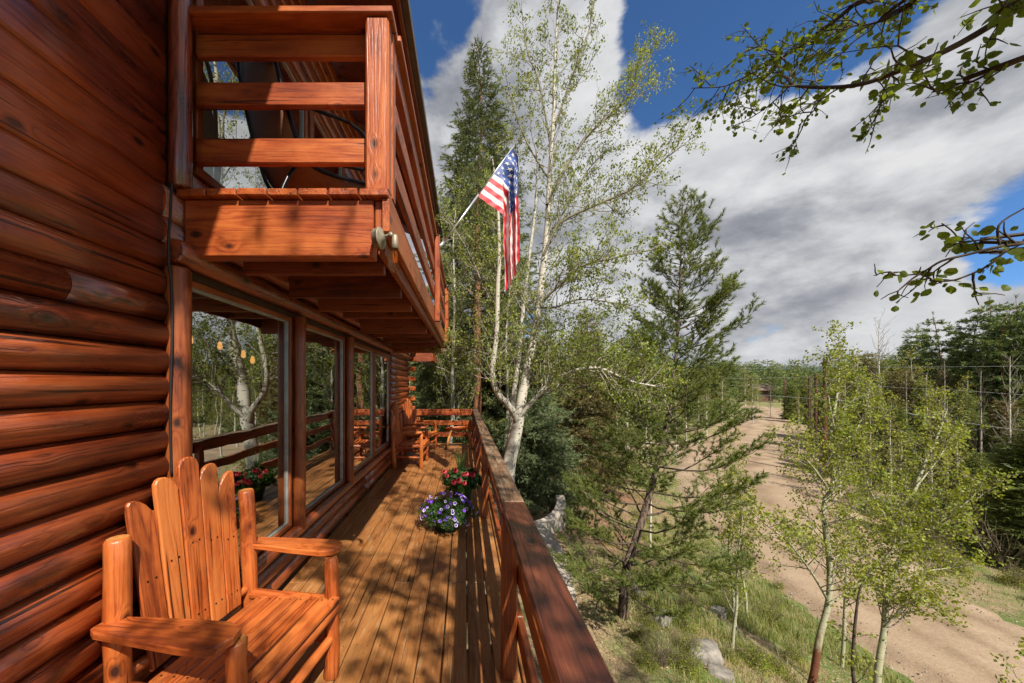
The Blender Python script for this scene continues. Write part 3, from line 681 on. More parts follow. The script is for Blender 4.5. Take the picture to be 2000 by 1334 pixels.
rl = thing('deck_railing', 'brown board railing with a wide worn top rail along the right edge of the deck', 'railing', (0.29, 4, DZ))
CX0, CX1, CZ = 0.222, 0.362, -0.714
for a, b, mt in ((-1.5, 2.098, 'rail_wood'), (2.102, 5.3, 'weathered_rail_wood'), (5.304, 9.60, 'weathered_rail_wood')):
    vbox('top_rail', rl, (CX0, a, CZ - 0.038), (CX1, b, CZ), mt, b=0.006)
posts_y = (-0.35, 1.94, 4.26, 6.50, 8.62)
for y in posts_y: vbox('post', rl, (0.212, y, DZ + 0.002), (0.297, y + 0.088, CZ - 0.040), 'trim_wood', b=0.006)
vbox('post', rl, (0.212, 9.50, DZ + 0.002), (0.297, 9.588, CZ - 0.040), 'trim_wood', b=0.006)
for a, b in zip((-1.5,) + posts_y[1:], posts_y[1:] + (9.59,)):
    for zt in (CZ - 0.042, -1.02, -1.335):
        vbox('rail', rl, (0.299, a + .05, zt - 0.118), (0.337, b + .046, zt), 'trim_wood', b=0.005)
er = thing('end_railing', 'red brown board railing closing the far end of the deck', 'railing', (-0.5, 9.55, DZ))
vbox('top_rail', er, (-1.30, 9.46, CZ - 0.036), (CX0 - 0.003, 9.60, CZ - 0.002), 'balcony_wood')
for zt in (CZ - 0.042, -1.02, -1.335): vbox('rail', er, (-1.30, 9.455, zt - 0.125), (0.209, 9.495, zt), 'balcony_wood', b=0.005)
vbox('post', er, (-1.30, 9.497, DZ + .002), (-1.21, 9.585, CZ - 0.04), 'trim_wood')

# ---------------------------------------------------------------- the balcony above
BY0, BY1 = 1.815, 6.95
bal = thing('balcony', 'red stained timber balcony above the deck, with a thick beam across its near end', 'balcony', (-0.9, 1.9, 0.64))
for k in range(7):
    x0 = WX + 0.0 + k * 0.1565 + 0.02
    vbox('floor_board', bal, (x0, BY0 - 0.03 - (k % 3) * .002, 0.962), (x0 + 0.148, BY1, 1.0), 'balcony_wood', b=0.005)
vbox('end_beam', bal, (WX + 0.04, BY0, 0.66), (-0.475, BY0 + 0.085, 0.956), 'balcony_wood', b=0.006)
vbox('rim_beam', bal, (-0.478 + .008, BY0 + 0.015, 0.81), (-0.432, BY0 + 0.05, 0.956), 'post_wood', b=0.004)
vbox('rim_beam', bal, (-0.428, BY0 - 0.01, 0.785), (-0.388, BY1, 0.958), 'balcony_wood', b=0.004)
vbox('rim_beam', bal, (-0.472, BY0 + 0.088, 0.70), (-0.432, BY1, 0.956), 'under_wood', b=0.004)
for y, z0, x1 in ((2.06, .645, -.475), (2.60, .64, -.475), (3.12, .645, -.475), (4.38, .625, -.475), (3.75, .70, -.475), (5.0, .66, -.475), (5.6, .655, -.475), (6.2, .65, -.475), (6.88, .62, -.475)):
    vbox('joist', bal, (WX + 0.19 if y < 6.6 else WX + .05, y, z0), (x1, y + 0.042, 0.955), 'under_wood', b=0.003)
vbox('end_joist', bal, (WX + 0.05, BY1 + 0.005, 0.60), (-0.385, BY1 + 0.05, 0.96), 'balcony_wood')
br_ = thing('balcony_railing', 'red brown timber railing with three boards around the upper balcony', 'railing', (-0.9, BY0, 1.0))
vbox('top_rail', br_, (WX + 0.035, BY0 - 0.022, 1.912), (-0.372, BY0 + 0.13, 1.948), 'balcony_wood', b=0.005)
for z0, z1 in ((1.785, 1.905), (1.515, 1.645), (1.200, 1.338)): vbox('rail', br_, (WX + 0.03, BY0 + 0.085, z0), (-0.474, BY0 + 0.125, z1), 'balcony_wood', b=0.006)
vbox('post', br_, (-0.516, BY0 - 0.006, 1.002), (-0.394, BY0 + 0.075, 1.91), 'balcony_wood', b=0.01)
vbox('post', br_, (-0.470, BY0 + 0.080, 1.002), (-0.388, BY0 + 0.15, 1.91), 'post_wood', b=0.004)
vbox('top_rail', br_, (-0.478, BY0 + 0.134, 1.912), (-0.355, BY1 + .04, 1.948), 'balcony_wood', b=0.005)
for y in (4.50, 6.86): vbox('post', br_, (-0.385, y, 0.80), (-0.318, y + 0.085, 1.90), 'balcony_wood', b=0.006)
for z0, z1 in ((1.76, 1.88), (1.452, 1.578), (1.150, 1.282)): vbox('rail', br_, (-0.426, BY0 + .155, z0), (-0.388, BY1, z1), 'balcony_wood', b=0.005)

# sling chair on the balcony
ch = thing('sling_chair', 'black framed patio chair with brown mesh sling, on the upper balcony', 'chair', (-1.02, 2.35, 1.0), math.radians(50))
MC = WM[ch.name]
def chair_tube(name, pts, r=0.011):
    mb = MB(); add_tube(mb, smoothpath([Vector(p) for p in pts], 5), r, 8, True); return obj(name, mb.mesh(name, True), ch, MC, 'black_metal')
chair_tube('back_frame', [(.26, -.25, .36), (-.12, -.25, .30), (-.24, -.25, .46), (-.36, -.22, .90), (-.40, -.12, 1.08), (-.40, .12, 1.08), (-.36, .22, .90), (-.24, .25, .46), (-.12, .25, .30), (.26, .25, .36)], .013)
for s_ in (-1, 1):
    chair_tube('armrest', [(.22, .29 * s_, .0), (.26, .29 * s_, .35), (.24, .30 * s_, .58), (.12, .30 * s_, .66), (-.12, .29 * s_, .62), (-.30, .26 * s_, .60)])
    chair_tube('leg', [(-.34, .28 * s_, .0), (-.20, .28 * s_, .28), (.20, .28 * s_, .42)])
mb = MB(); cols = []
pr = [(.26, .355), (.10, .315), (-.12, .295), (-.19, .36), (-.25, .47), (-.30, .66), (-.36, .90), (-.395, 1.06)]
V = []
for x, z in pr:
    wd = .235 if z < .88 else (.20 if z < 1 else .11)
    for u_ in (-1, -.5, 0, .5, 1): V.append((x, wd * u_, z - .02 * (1 - u_ * u_)))
i, j = np.meshgrid(np.arange(len(pr) - 1), np.arange(4), indexing='ij'); q = (i * 5 + j).ravel(); mb.add(V, np.stack([q, q + 1, q + 6, q + 5], -1))
o = obj('sling', mb.mesh('sling', True), ch, MC, 'sling_fabric'); sm = o.modifiers.new('thick', 'SOLIDIFY'); sm.thickness = 0.004

# bare bulb light on the beam end
lf = thing('wall_light', 'round outdoor light with a bare bulb on the near end of the balcony beam', 'lamp', (-0.452, 1.80, 0.73))
ML = Matrix.Translation((-0.44, 1.795, 0.745))
Mx = Matrix.Rotation(PI / 2, 4, 'Y') @ Matrix.Rotation(0, 4, 'Z')
tilt = Matrix.Rotation(math.radians(-12), 4, 'Z')
obj('junction_box', lathe_me([(0, -.022), (.046, -.022), (.050, -.018), (.050, .006), (.055, .007), (.055, .012), (.050, .016), (.022, .022), (.018, .03), (0, .03)], 'painted_metal', 24), lf, ML @ tilt @ Mx)
mb = MB(); add_tube(mb, smoothpath([(-0.405, 1.78, .748), (-0.385, 1.772, .752), (-0.37, 1.768, .75)], 3), .008, 10, True)
obj('arm', mb.mesh('arm', True), lf, Matrix.Identity(4), 'painted_metal')
BC = Matrix.Translation((-0.352, 1.765, 0.735))
obj('knuckle', lathe_me([(0, -.012), (.012, -.012), (.012, .012), (0, .012)], 'painted_metal', 12), lf, Matrix.Translation((-0.372, 1.765, .75)) @ Matrix.Rotation(PI / 2, 4, 'X'))
obj('socket', lathe_me([(0, .016), (.010, .016), (.015, .006), (.0165, -.03), (.019, -.055), (.017, -.056), (0, -.05)], 'painted_metal', 16), lf, BC)
bo = obj('bulb', lathe_me([(.014, -.05), (.016, -.065), (.026, -.092), (.033, -.120), (.032, -.142), (.022, -.162), (.008, -.172), (0, -.174)], 'bulb_glass', 20), lf, BC)
mb = MB()
for a in range(6):
    ca, sa = math.cos(a * PI / 3), math.sin(a * PI / 3); add_tube(mb, [(.004 * ca, .004 * sa, -.055), (.011 * ca, .011 * sa, -.085), (.010 * ca, .010 * sa, -.125)], .0014, 5, True)
obj('filament', mb.mesh('filament'), bo, BC, 'balcony_wood')

# hanging lamp inside the room
cl = thing('chandelier', 'glowing cluster of bulbs hanging inside, seen through the nearest window', 'lamp', (-3.2, 4.4, 0.78))
mb = MB(); add_tube(mb, [(-3.2, 4.4, .80), (-3.2, 4.4, .52)], .012, 8, True)
bulbs = [(-3.52, 4.1, .40), (-3.30, 4.2, .52), (-3.02, 4.3, .46), (-2.92, 4.6, .38), (-2.86, 4.7, .31)]
for b in bulbs: add_tube(mb, [(-3.2, 4.4, .54), ((b[0] - 3.2) / 2, (b[1] + 4.4) / 2, .60), (b[0], b[1], b[2] + .06)], .006, 6, True)
obj('lamp_frame', mb.mesh('lamp_frame', True), cl, Matrix.Identity(4), 'black_metal')
for b in bulbs: obj('bulb', lathe_me([(.0, .055), (.014, .05), (.024, .02), (.028, -.02), (.018, -.045), (0, -.052)], 'bulb_glow', 12), cl, Matrix.Translation(b))

# ---------------------------------------------------------------- log furniture
def log_chair(name, label, x, y, deg, group='rustic log armchairs on the deck', seed=0, tall=1.0):
    c = thing(name, label, 'chair', (x, y, DZ), math.radians(deg), group); M0 = WM[c.name]
    def pl(n, a, b, r0, r1, em='log_end', bumpy=.05): return pole(n, c, a, b, r0, r1, 'chair_wood', M0, em, bumpy)
    for s_ in (-1, 1):
        pl('back_post', (-.30, .345 * s_, .0), (-.335, .33 * s_, 1.02), .048, .044)
        pl('front_post', (.24, .325 * s_, .0), (.235, .325 * s_, .675), .040, .036)
        pl('side_rung', (-.30, .335 * s_, .22), (.23, .325 * s_, .20), .022, .022)
        pl('seat_rail', (-.31, .335 * s_, .40), (.25, .32 * s_, .425), .030, .030)
        # arm: slab narrowing towards the back, clipped corners in front
        ol = [(-.37, -.045), (-.33, -.062), (.02, -.078), (.16, -.082), (.222, -.060), (.245, .0), (.225, .055), (.16, .075), (-.02, .066), (-.30, .04), (-.37, .032)]
        ol = [(px_, py_ * (-s_)) for px_, py_ in ol]
        if s_ > 0: ol = ol[::-1]
        me = prism_me(ol, .034, 'chair_wood', .006)
        obj('arm', me, c, M0 @ Matrix.Translation((.02, .365 * s_, .695)) @ Matrix.Rotation(math.radians(-2), 4, 'Y'))
    pl('front_rung', (.24, -.36, .235), (.24, .36, .225), .026, .026)
    pl('front_rail', (.265, -.34, .40), (.265, .34, .40), .032, .030)
    pl('back_rung', (-.31, -.34, .25), (-.31, .34, .25), .024, .024)
    pl('cross_bar', (-.395, -.47, .815), (-.395, .47, .825), .026, .024)
    pl('cross_bar', (-.315, -.36, .44), (-.315, .36, .44), .026, .026)
    rr = random.Random(seed + 1)
    # seat slats running across, dipping to the back
    for k in range(8):
        xx = .275 - k * .066; zz = .452 - .006 * k + (.006 if k < 1 else 0)
        beam('seat_slat', c, (xx, -.305, zz), (xx, .305, zz), .051 + rr.uniform(-.003, .003), .024, 'chair_wood', up=(.06, 0, 1), b=.005, M0=M0)
    # back slats fanning out, rounded tops
    hts = (1.13, 1.21, 1.285, 1.22, 1.14)
    for k in range(5):
        u_ = k - 2
        p0 = Vector((-.285, u_ * .096, .40)); p1 = Vector((-.375, u_ * .111, hts[k] * tall))
        L = (p1 - p0).length; w0, w1 = .045, .0535
        ol = [(-L / 2, -w0), (L / 2 - .06, -w1)]
        for q_ in range(7):
            a = -PI / 2 + PI * (q_ + .5) / 7
            sk = .025 * u_ * math.sin(a) * -1
            ol.append((L / 2 - .055 + .055 * math.cos(a) + sk * .8, w1 * math.sin(a)))
        ol += [(L / 2 - .06, w1), (-L / 2, w0)]
        me = prism_me(ol, .024, 'chair_wood', .005)
        obj('back_slat', me, c, M0 @ Matrix.Translation((p0 + p1) / 2) @ axes(p0, p1, (1, 0, .25)))
    mb = MB()                                                        # dark screw heads
    def screw(p, n_):
        n_ = Vector(n_).normalized(); a_ = n_.orthogonal().normalized(); b_ = n_.cross(a_); p = Vector(p) + n_ * .0015
        mb.add([tuple(p)] + [tuple(p + (a_ * math.cos(q_ * PI / 3) + b_ * math.sin(q_ * PI / 3)) * .0048) for q_ in range(6)], [(0, 1 + q_, 1 + (q_ + 1) % 6) for q_ in range(6)])
    for k in range(5):
        u_ = k - 2; p0 = Vector((-.285, u_ * .096, .40)); p1 = Vector((-.375, u_ * .111, hts[k] * tall)); nf = Vector((.994, 0, .11))
        for t_ in (.12, .52):
            for dy in (-.018, .018): screw(p0 + (p1 - p0) * t_ + nf * .013 + Vector((0, dy, 0)), nf)
    for k in range(8):
        for s_ in (-1, 1): screw((.275 - k * .066, .27 * s_, .4645 - .006 * k + (.006 if k < 1 else 0)), (.06, 0, 1))
    for s_ in (-1, 1):
        for dx, dy in ((.22, .36), (.245, .375), (-.29, .36)): screw((dx, dy * s_, .7135), (0, 0, 1))
    sm_ = mb.mesh('screws'); obj('screws', sm_, c, M0, 'black_metal', 'stuff')
    return c
log_chair('log_chair', 'big rustic log armchair in the foreground, orange stained with fanned back slats', -1.045, 1.70, -11)
log_chair('log_chair', 'rustic log armchair against the wall past the last window, nearer of the far pair', -1.06, 7.12, -3, seed=3)
log_chair('log_chair', 'rustic log armchair furthest away, in front of the end railing', -1.03, 8.45, -14, seed=5)
bn = thing('log_bench', 'small half log bench on splayed legs beside the end railing', 'bench', (-0.13, 8.95, DZ))
me = log_me(.70, .24, .07, 'chair_wood', 2)
obj('seat', me, bn, Matrix.Translation((-0.13, 8.95, DZ + .505)) @ Matrix.Rotation(math.radians(-4), 4, 'Y') @ Matrix.Rotation(math.radians(-90), 4, 'X'))
for sx in (-1, 1):
    for sy in (-1, 1): pole('leg', bn, (-0.13 + sx * .34, 8.95 + sy * .16, DZ + .0), (-0.13 + sx * .2, 8.95 + sy * .07, DZ + .48), .034, .030, 'log_end', None, 'log_end')

# ---------------------------------------------------------------- flower pots
def blob_leaves(rng, c, rx, rz, n, size, m=1, flat=0.0):
    d = rng.normal(size=(n, 3)); d /= np.linalg.norm(d, axis=1)[:, None]; d[:, 2] = np.abs(d[:, 2]) * 1.0 - .25
    r = rng.uniform(.55, 1.0, n) ** .5
    lump = 1 + .22 * np.sin(d[:, 0] * 7 + 1) * np.cos(d[:, 1] * 6) + rng.normal(0, .07, n)
    cc = np.array(c) + d * (r * lump)[:, None] * np.array([rx, rx, rz]); return cc, d
def leaves_mb(mb, Cn, nrm, size, rng, asp=0.62, fold=0.25):
    n = len(Cn); nrm = nrm / (np.linalg.norm(nrm, axis=1)[:, None] + 1e-9)
    a = rng.normal(size=(n, 3)); t1 = np.cross(nrm, a); t1 /= np.linalg.norm(t1, axis=1)[:, None] + 1e-9; t2 = np.cross(nrm, t1)
    s_ = size[:, None]
    b0 = Cn - t1 * s_; b1 = Cn + t1 * s_; l = Cn + t2 * s_ * asp + nrm * s_ * fold; r = Cn - t2 * s_ * asp + nrm * s_ * fold
    V = np.stack([b0, r, b1, l], 1).reshape(-1, 3); k = np.arange(n)[:, None] * 4
    mb.add(V, np.concatenate([k + np.array([[0, 1, 2]]), k + np.array([[0, 2, 3]])]))
def flower_me(kind):
    mb = MB()
    if kind == 'geranium':
        rng = np.random.default_rng(4); n = 46; d = rng.normal(size=(n, 3)); d /= np.linalg.norm(d, axis=1)[:, None]
        leaves_mb(mb, d * .034, d, np.full(n, .019), rng, .8, .1); me = mb.mesh('bloom'); me.materials.append(MATS['petal_pink']); return me
    V = [(0, 0, -.008)]; nP = 10
    for r, z in ((.008, -.004), (.017, .004), (.026, .006)):
        for k in range(nP): a = 2 * PI * k / nP; rr = r * (1 + (.10 * math.cos(5 * a) if r > .02 else 0)); V.append((rr * math.cos(a), rr * math.sin(a), z))
    Ft = [(0, 1 + k, 1 + (k + 1) % nP) for k in range(nP)]; Fq1 = [(1 + k, 11 + k, 11 + (k + 1) % nP, 1 + (k + 1) % nP) for k in range(nP)]; Fq2 = [(11 + k, 21 + k, 21 + (k + 1) % nP, 11 + (k + 1) % nP) for k in range(nP)]
    mb.add(V, Ft, 0); n0 = mb.n
    for fq, mi in ((Fq1, 0), (Fq2, 1)): mb.F.append(np.array(fq, dtype=np.int32)); mb.M.append(np.full(len(fq), mi, dtype=np.int32))
    return mb.mesh('bloom', mats=['petal_purple', 'petal_white' if kind == 'petunia' else 'petal_purple'])
def rot_to(d):
    return Vector(d).to_track_quat('Z', 'Y').to_matrix().to_4x4()
fp = thing('petunia_pot', 'round planter overflowing with purple and white petunias on the deck', 'flower pot', (-0.20, 3.98, DZ))
obj('pot', lathe_me([(0, 0), (.13, 0), (.16, .17), (.175, .175), (.17, .19), (.15, .18), (0, .17)], 'pot_plastic', 20), fp, Matrix.Translation((-0.20, 3.98, DZ)))
rng = np.random.default_rng(11); mb = MB(); cc, d = blob_leaves(rng, (-.20, 3.98, DZ + .17), .30, .20, 5200, .02)
cc[:, 2] = np.maximum(cc[:, 2], DZ + .015); leaves_mb(mb, cc, d + rng.normal(0, .5, d.shape), rng.uniform(.009, .019, len(cc)), rng, .4)
obj('foliage', mb.mesh('foliage'), fp, Matrix.Identity(4), 'pot_leaf', 'stuff')
fm1, fm2 = flower_me('petunia'), flower_me('violet'); cc, d = blob_leaves(rng, (-.20, 3.98, DZ + .175), .31, .215, 150, 0)
fk = d[:, 2] * .6 - d[:, 1] * .8 > -.25
for p_, n_ in zip(cc[fk][:100], d[fk][:100]):
    if p_[2] < DZ + .03: continue
    r_ = np.linalg.norm((p_ - np.array([-.20, 3.98, DZ + .175])) / np.array([.31, .31, .215]))
    if r_ < .80: p_ = np.array([-.20, 3.98, DZ + .175]) + (p_ - np.array([-.20, 3.98, DZ + .175])) / r_
    nn = n_ + rng.normal(0, .5, 3) + np.array([0, -.25, .25])
    obj('flower', fm1 if rng.random() < .62 else fm2, fp, Matrix.Translation(tuple(p_)) @ rot_to(nn) @ Matrix.Scale(rng.uniform(.42, .85), 4))
gp = thing('geranium_pot', 'planter of pink geraniums with a tall grassy spike in the middle', 'flower pot', (-0.03, 4.95, DZ))
obj('pot', lathe_me([(0, 0), (.12, 0), (.15, .18), (.165, .185), (.16, .2), (.14, .19), (0, .18)], 'pot_plastic', 20), gp, Matrix.Translation((-0.03, 4.95, DZ)))
mb = MB(); cc, d = blob_leaves(rng, (-.03, 4.95, DZ + .26), .27, .22, 2300, .02)
leaves_mb(mb, cc, d + rng.normal(0, .35, d.shape), rng.uniform(.018, .032, len(cc)), rng, .9, .12)
obj('foliage', mb.mesh('foliage'), gp, Matrix.Identity(4), 'pot_leaf', 'stuff')
gm = flower_me('geranium')
for px, py, yy in ((868, 922, 4.8), (873, 930, 4.75), (890, 920, 4.85), (905, 927, 4.8), (911, 926, 4.7), (923, 927, 4.75), (896, 939, 4.68), (907, 944, 4.66), (886, 942, 4.66)):
    obj('flower', gm, gp, Matrix.Translation(P(px, py, yy)) @ Matrix.Scale(rng.uniform(.75, 1.1), 4))
mb = MB()
for k in range(26):
    a = rng.uniform(0, 2 * PI); ln = rng.uniform(.22, .42); sp = rng.uniform(.02, .15); p0 = np.array([-.06, 4.98, DZ + .36])
    p1 = p0 + np.array([math.cos(a) * sp * .5, math.sin(a) * sp * .5, ln * .6]); p2 = p0 + np.array([math.cos(a) * sp, math.sin(a) * sp, ln]); sd_ = np.array([.004, 0, 0])
    mb.add([p0 - sd_, p0 + sd_, p1 + sd_ * .8, p1 - sd_ * .8, p2], [(0, 1, 2, 3)]); mb.F.append(np.array([(mb.n - 2, mb.n - 3, mb.n - 1)], dtype=np.int32)); mb.M.append(np.zeros(1, dtype=np.int32))
obj('spike_leaves', mb.mesh('spike'), gp, Matrix.Identity(4), 'pot_leaf')

# ---------------------------------------------------------------- flag
fl = thing('flag', 'american flag hanging limp from a metal pole on the balcony railing', 'flag', (-0.31, 4.54, 1.79))
b0 = Vector((-0.325, 4.545, 1.76)); tip = P(1004, 285, 4.60); tip = Vector(tip)
mb = MB(); add_tube(mb, [b0, b0 + (tip - b0) * .52], .013, 10, True); add_tube(mb, [b0 + (tip - b0) * .5, tip], .010, 10, True)
obj('flag_pole', mb.mesh('pole', True), fl, Matrix.Identity(4), 'pole_metal')
mb = MB(); add_tube(mb, [b0 - Vector((.03, 0, .02)), b0 + (tip - b0) * .06], .022, 10, True); obj('bracket', mb.mesh('bracket', True), fl, Matrix.Identity(4), 'pole_metal')
pd = (tip - b0).normalized(); HO = .80; LF = 1.50; top = tip - pd * .035
dperp = Vector((pd.z, 0, -pd.x)).normalized()                    # right and down, square to the pole
def flag_pt(s_, t_):
    """s_ 0 at the tip end of the hoist, 1 at the low end; t_ along the fly"""
    h = top - pd * (s_ * HO); XF = .50 + .02 * s_
    a = max(0.0, (XF - h.x) / dperp.x)
    L = t_ * LF; l1 = min(L, a); p = h + dperp * l1
    if L > a or a == 0:
        l2 = L - a
        k = min(1.0, l2 / .12)
        # the hanging part is gathered into upright pleats
        off = (1 - s_) * .215 - .02
        xx = XF + off if a > 0 else max(h.x, XF + off) * (1 - k) + (XF + off) * k
        pz = p.z - l2 * (0.98 + .0 * s_)
        px_ = p.x + (xx - p.x) * (k * k * (3 - 2 * k)) + .02 * l2
        p = Vector((px_, p.y, pz))
        p.y += k * (.050 * math.sin(s_ * 17 + .6) + .012 * math.sin(s_ * 30 + l2 * 5)); p.x += k * (.014 * math.cos(s_ * 17 + .6) + .006 * math.sin(l2 * 7 + s_ * 9))
    p.y += .006 * math.sin(t_ * 60 + s_ * 20) * min(1, t_ * 4) - .01 * (1 - s_)
    p.x += .003 * math.sin(t_ * 43 + s_ * 31)
    return p
NS, NF = 13 * 5, 110; V = [tuple(flag_pt(i / NS, j / NF)) for i in range(NS + 1) for j in range(NF + 1)]
quads = [[], [], []]
for i in range(NS):
    for j in range(NF):
        st = i // 5; k = 2 if (st < 7 and j < NF * .40) else (0 if st % 2 == 0 else 1); a = i * (NF + 1) + j
        quads[k].append((a, a + 1, a + NF + 2, a + NF + 1))
mb = MB(); mb.add(V, quads[0], 0)
for k in (1, 2): mb.F.append(np.array(quads[k], dtype=np.int32)); mb.M.append(np.full(len(quads[k]), k, dtype=np.int32))
cloth = obj('cloth', mb.mesh('cloth', True, ['flag_red', 'flag_white', 'flag_blue']), fl, Matrix.Identity(4))
mb = MB()
for r in range(9):
    for c_ in range(6 if r % 2 == 0 else 5):
        s0 = (r + 1) / 10 * 7 / 13; t0 = (c_ * 2 + (1 if r % 2 == 0 else 2)) / 12 * .40
        for side in (-1, 1):
            pts = []
            for q_ in range(10):
                a = PI / 2 + q_ * PI / 5; rr = .026 if q_ % 2 == 0 else .0105
                s1 = s0 - rr * math.sin(a) / HO; t1 = t0 + rr * math.cos(a) / LF; e = .01
                p = flag_pt(s1, max(0, t1)); n_ = (flag_pt(s1 + e, t1) - flag_pt(s1 - e, t1)).cross(flag_pt(s1, t1 + e) - flag_pt(s1, t1 - e)).normalized()
                pts.append(tuple(p + n_ * side * .003))
            c0 = np.mean(pts, axis=0); mb.add([tuple(c0)] + pts, [(0, 1 + k, 1 + (k + 1) % 10) for k in range(10)])
st_ = obj('stars', mb.mesh('stars'), cloth, Matrix.Identity(4), 'flag_white'); st_['kind'] = 'stuff'
# ---------------------------------------------------------------- trees
def unit(v_): return v_ / (np.linalg.norm(v_) + 1e-9)
def perp(rng, t_):
    a = unit(np.cross(t_, rng.normal(size=3))); return a
class Leafy:
    """a broadleaf tree: limbs given as paths, smaller branches and twigs grown from them, leaves on the twigs"""
    def __init__(s, seed, base): s.rng = np.random.default_rng(seed); s.W = MB(); s.T = MB(); s.L = MB(); s.lc = []; s.ln = []; s.base = np.array(base)
    def limb(s, pts, rad, sides=8, thin=False):
        pts = [Vector(p) for p in pts]; k = 4; sp = smoothpath([(*p,) for p in pts], k)
        rr = np.interp(np.linspace(0, 1, len(sp)), np.linspace(0, 1, len(rad)), rad)
        q = np.array([tuple(p) for p in sp]); add_tube(s.L if thin else s.W, q - s.base, rr, sides); return q, rr
    def grow(s, q, rr, t0, n, length, up=0.35, level=1, leafn=10, cluster=.03, twig=.28, filt=None, side=None, fall=.6, r_min=.0018, dens=1.8):
        rng = s.rng; m_ = len(q)
        for k in range(n):
            t_ = t0 + (1 - t0) * (k + rng.random()) / n; f = t_ * (m_ - 1); i = min(int(f), m_ - 2); p = q[i] + (q[i + 1] - q[i]) * (f - i); tg = unit(q[i + 1] - q[i])
            d = unit(perp(rng, tg) + tg * rng.uniform(.3, .9) + np.array([0, 0, up]))
            if side is not None: d = unit(d + np.array(side))
            L = length * (1 - fall * t_) * rng.uniform(.6, 1.15); r0 = max(r_min, min(rr[i] * .55, L * .013)); ns = 5
            pts = [p]; dd = d.copy()
            for j in range(ns):
                dd = unit(dd + rng.normal(0, .17, 3) + np.array([0, 0, up * .25])); pts.append(pts[-1] + dd * L / ns)
            pts = np.array(pts)
            if filt is not None and not filt(pts[-1]): continue
            rad = np.linspace(r0, r_min, len(pts))
            add_tube(s.T, pts - s.base, rad, 4 if level > 0 else 3)
            if level > 0: s.grow(pts, rad, .25, max(2, int(L / twig * dens)), min(L * .55, twig * 1.7), up * .6, level - 1, leafn, cluster, twig, filt, None, .3, r_min)
            else: s.leaf(pts, leafn, cluster)
    def leaf(s, pts, n, cl):
        rng = s.rng; m_ = len(pts); f = rng.uniform(.25, 1, n) ** .7 * (m_ - 1); i = np.minimum(f.astype(int), m_ - 2)
        c_ = pts[i] + (pts[i + 1] - pts[i]) * (f - i)[:, None] + rng.normal(0, cl, (n, 3)); s.lc.append(c_)
        nn = rng.normal(size=(n, 3)); nn[:, 2] = np.abs(nn[:, 2]) * .6; s.ln.append(nn)
    def finish(s, th, bark_, leaf_, size, asp=.85, limit=None, names=('trunk', 'twigs', 'crown')):
        M = Matrix.Translation(tuple(s.base))
        a = obj(names[0], s.W.mesh('trunk', True), th, M, bark_)
        b = obj(names[1], s.T.mesh('twigs', True), th, M, 'pale_twig_bark' if bark_ != 'twig_bark' else 'twig_bark', 'stuff')
        if s.L.n: obj('limbs', s.L.mesh('limbs', True), th, M, 'limb_bark')
        if not s.lc: return a, b, None
        Cn = np.concatenate(s.lc) - s.base; nn = np.concatenate(s.ln)
        mb = MB(); leaves_mb(mb, Cn, nn, s.rng.uniform(size * .6, size * 1.15, len(Cn)) / 2, s.rng, asp, .12)
        c_ = obj(names[2], mb.mesh('leaves'), th, M, leaf_, 'stuff'); return a, b, c_
def R_(px, Y): return px * Y / F
# --- big twin-stemmed aspen beside the railing
def PP(lst, Y0, Y1):
    n = len(lst); return [P(x, y, Y0 + (Y1 - Y0) * i / (n - 1)) for i, (x, y) in enumerate(lst)]
Y = 6.4; bz = hg(.78, 6.3)
ta = thing('aspen_tree', 'large white trunked aspen forking beside the deck railing, sparse spring leaves', 'tree', (.75, 6.35, bz))
A = Leafy(1, (.75, 6.35, bz))
def yr(lst): return [r * Y / F for r in lst]
main = [(.72, 6.3, bz - .1), (.76, 6.33, bz + 1.0)] + PP([(992, 925), (1004, 865), (1013, 820), (1022, 760), (1045, 650), (1058, 550), (1068, 450), (1073, 350), (1080, 250), (1085, 100), (1090, 0), (1094, -90)], 6.38, 6.7)
LX = [([(1064, 470), (1110, 400), (1150, 330), (1190, 290)], [3.2, 2.6, 2, .8], 6.6, 7.3, 9, .9), ([(1050, 600), (1085, 600), (1130, 585), (1190, 590), (1250, 600)], [3, 2.6, 2, 1.6, .7], 6.5, 5.9, 10, .85), ([(1072, 350), (1030, 280), (1000, 200), (985, 130)], [3, 2.4, 1.8, .8], 6.6, 7.2, 8, .8), ([(1020, 780), (1070, 690), (1130, 650), (1200, 660), (1260, 700)], [3, 2.6, 2, 1.5, .7], 6.4, 6.9, 11, .8)]
q, r = A.limb(main, [.14, .13, .125, .112, .10, .088, .075, .062, .050, .042, .034, .022, .014, .005], 14)
A.grow(q, r, .38, 84, 1.35, .55, 2, 10, .035, .30, dens=1.4)
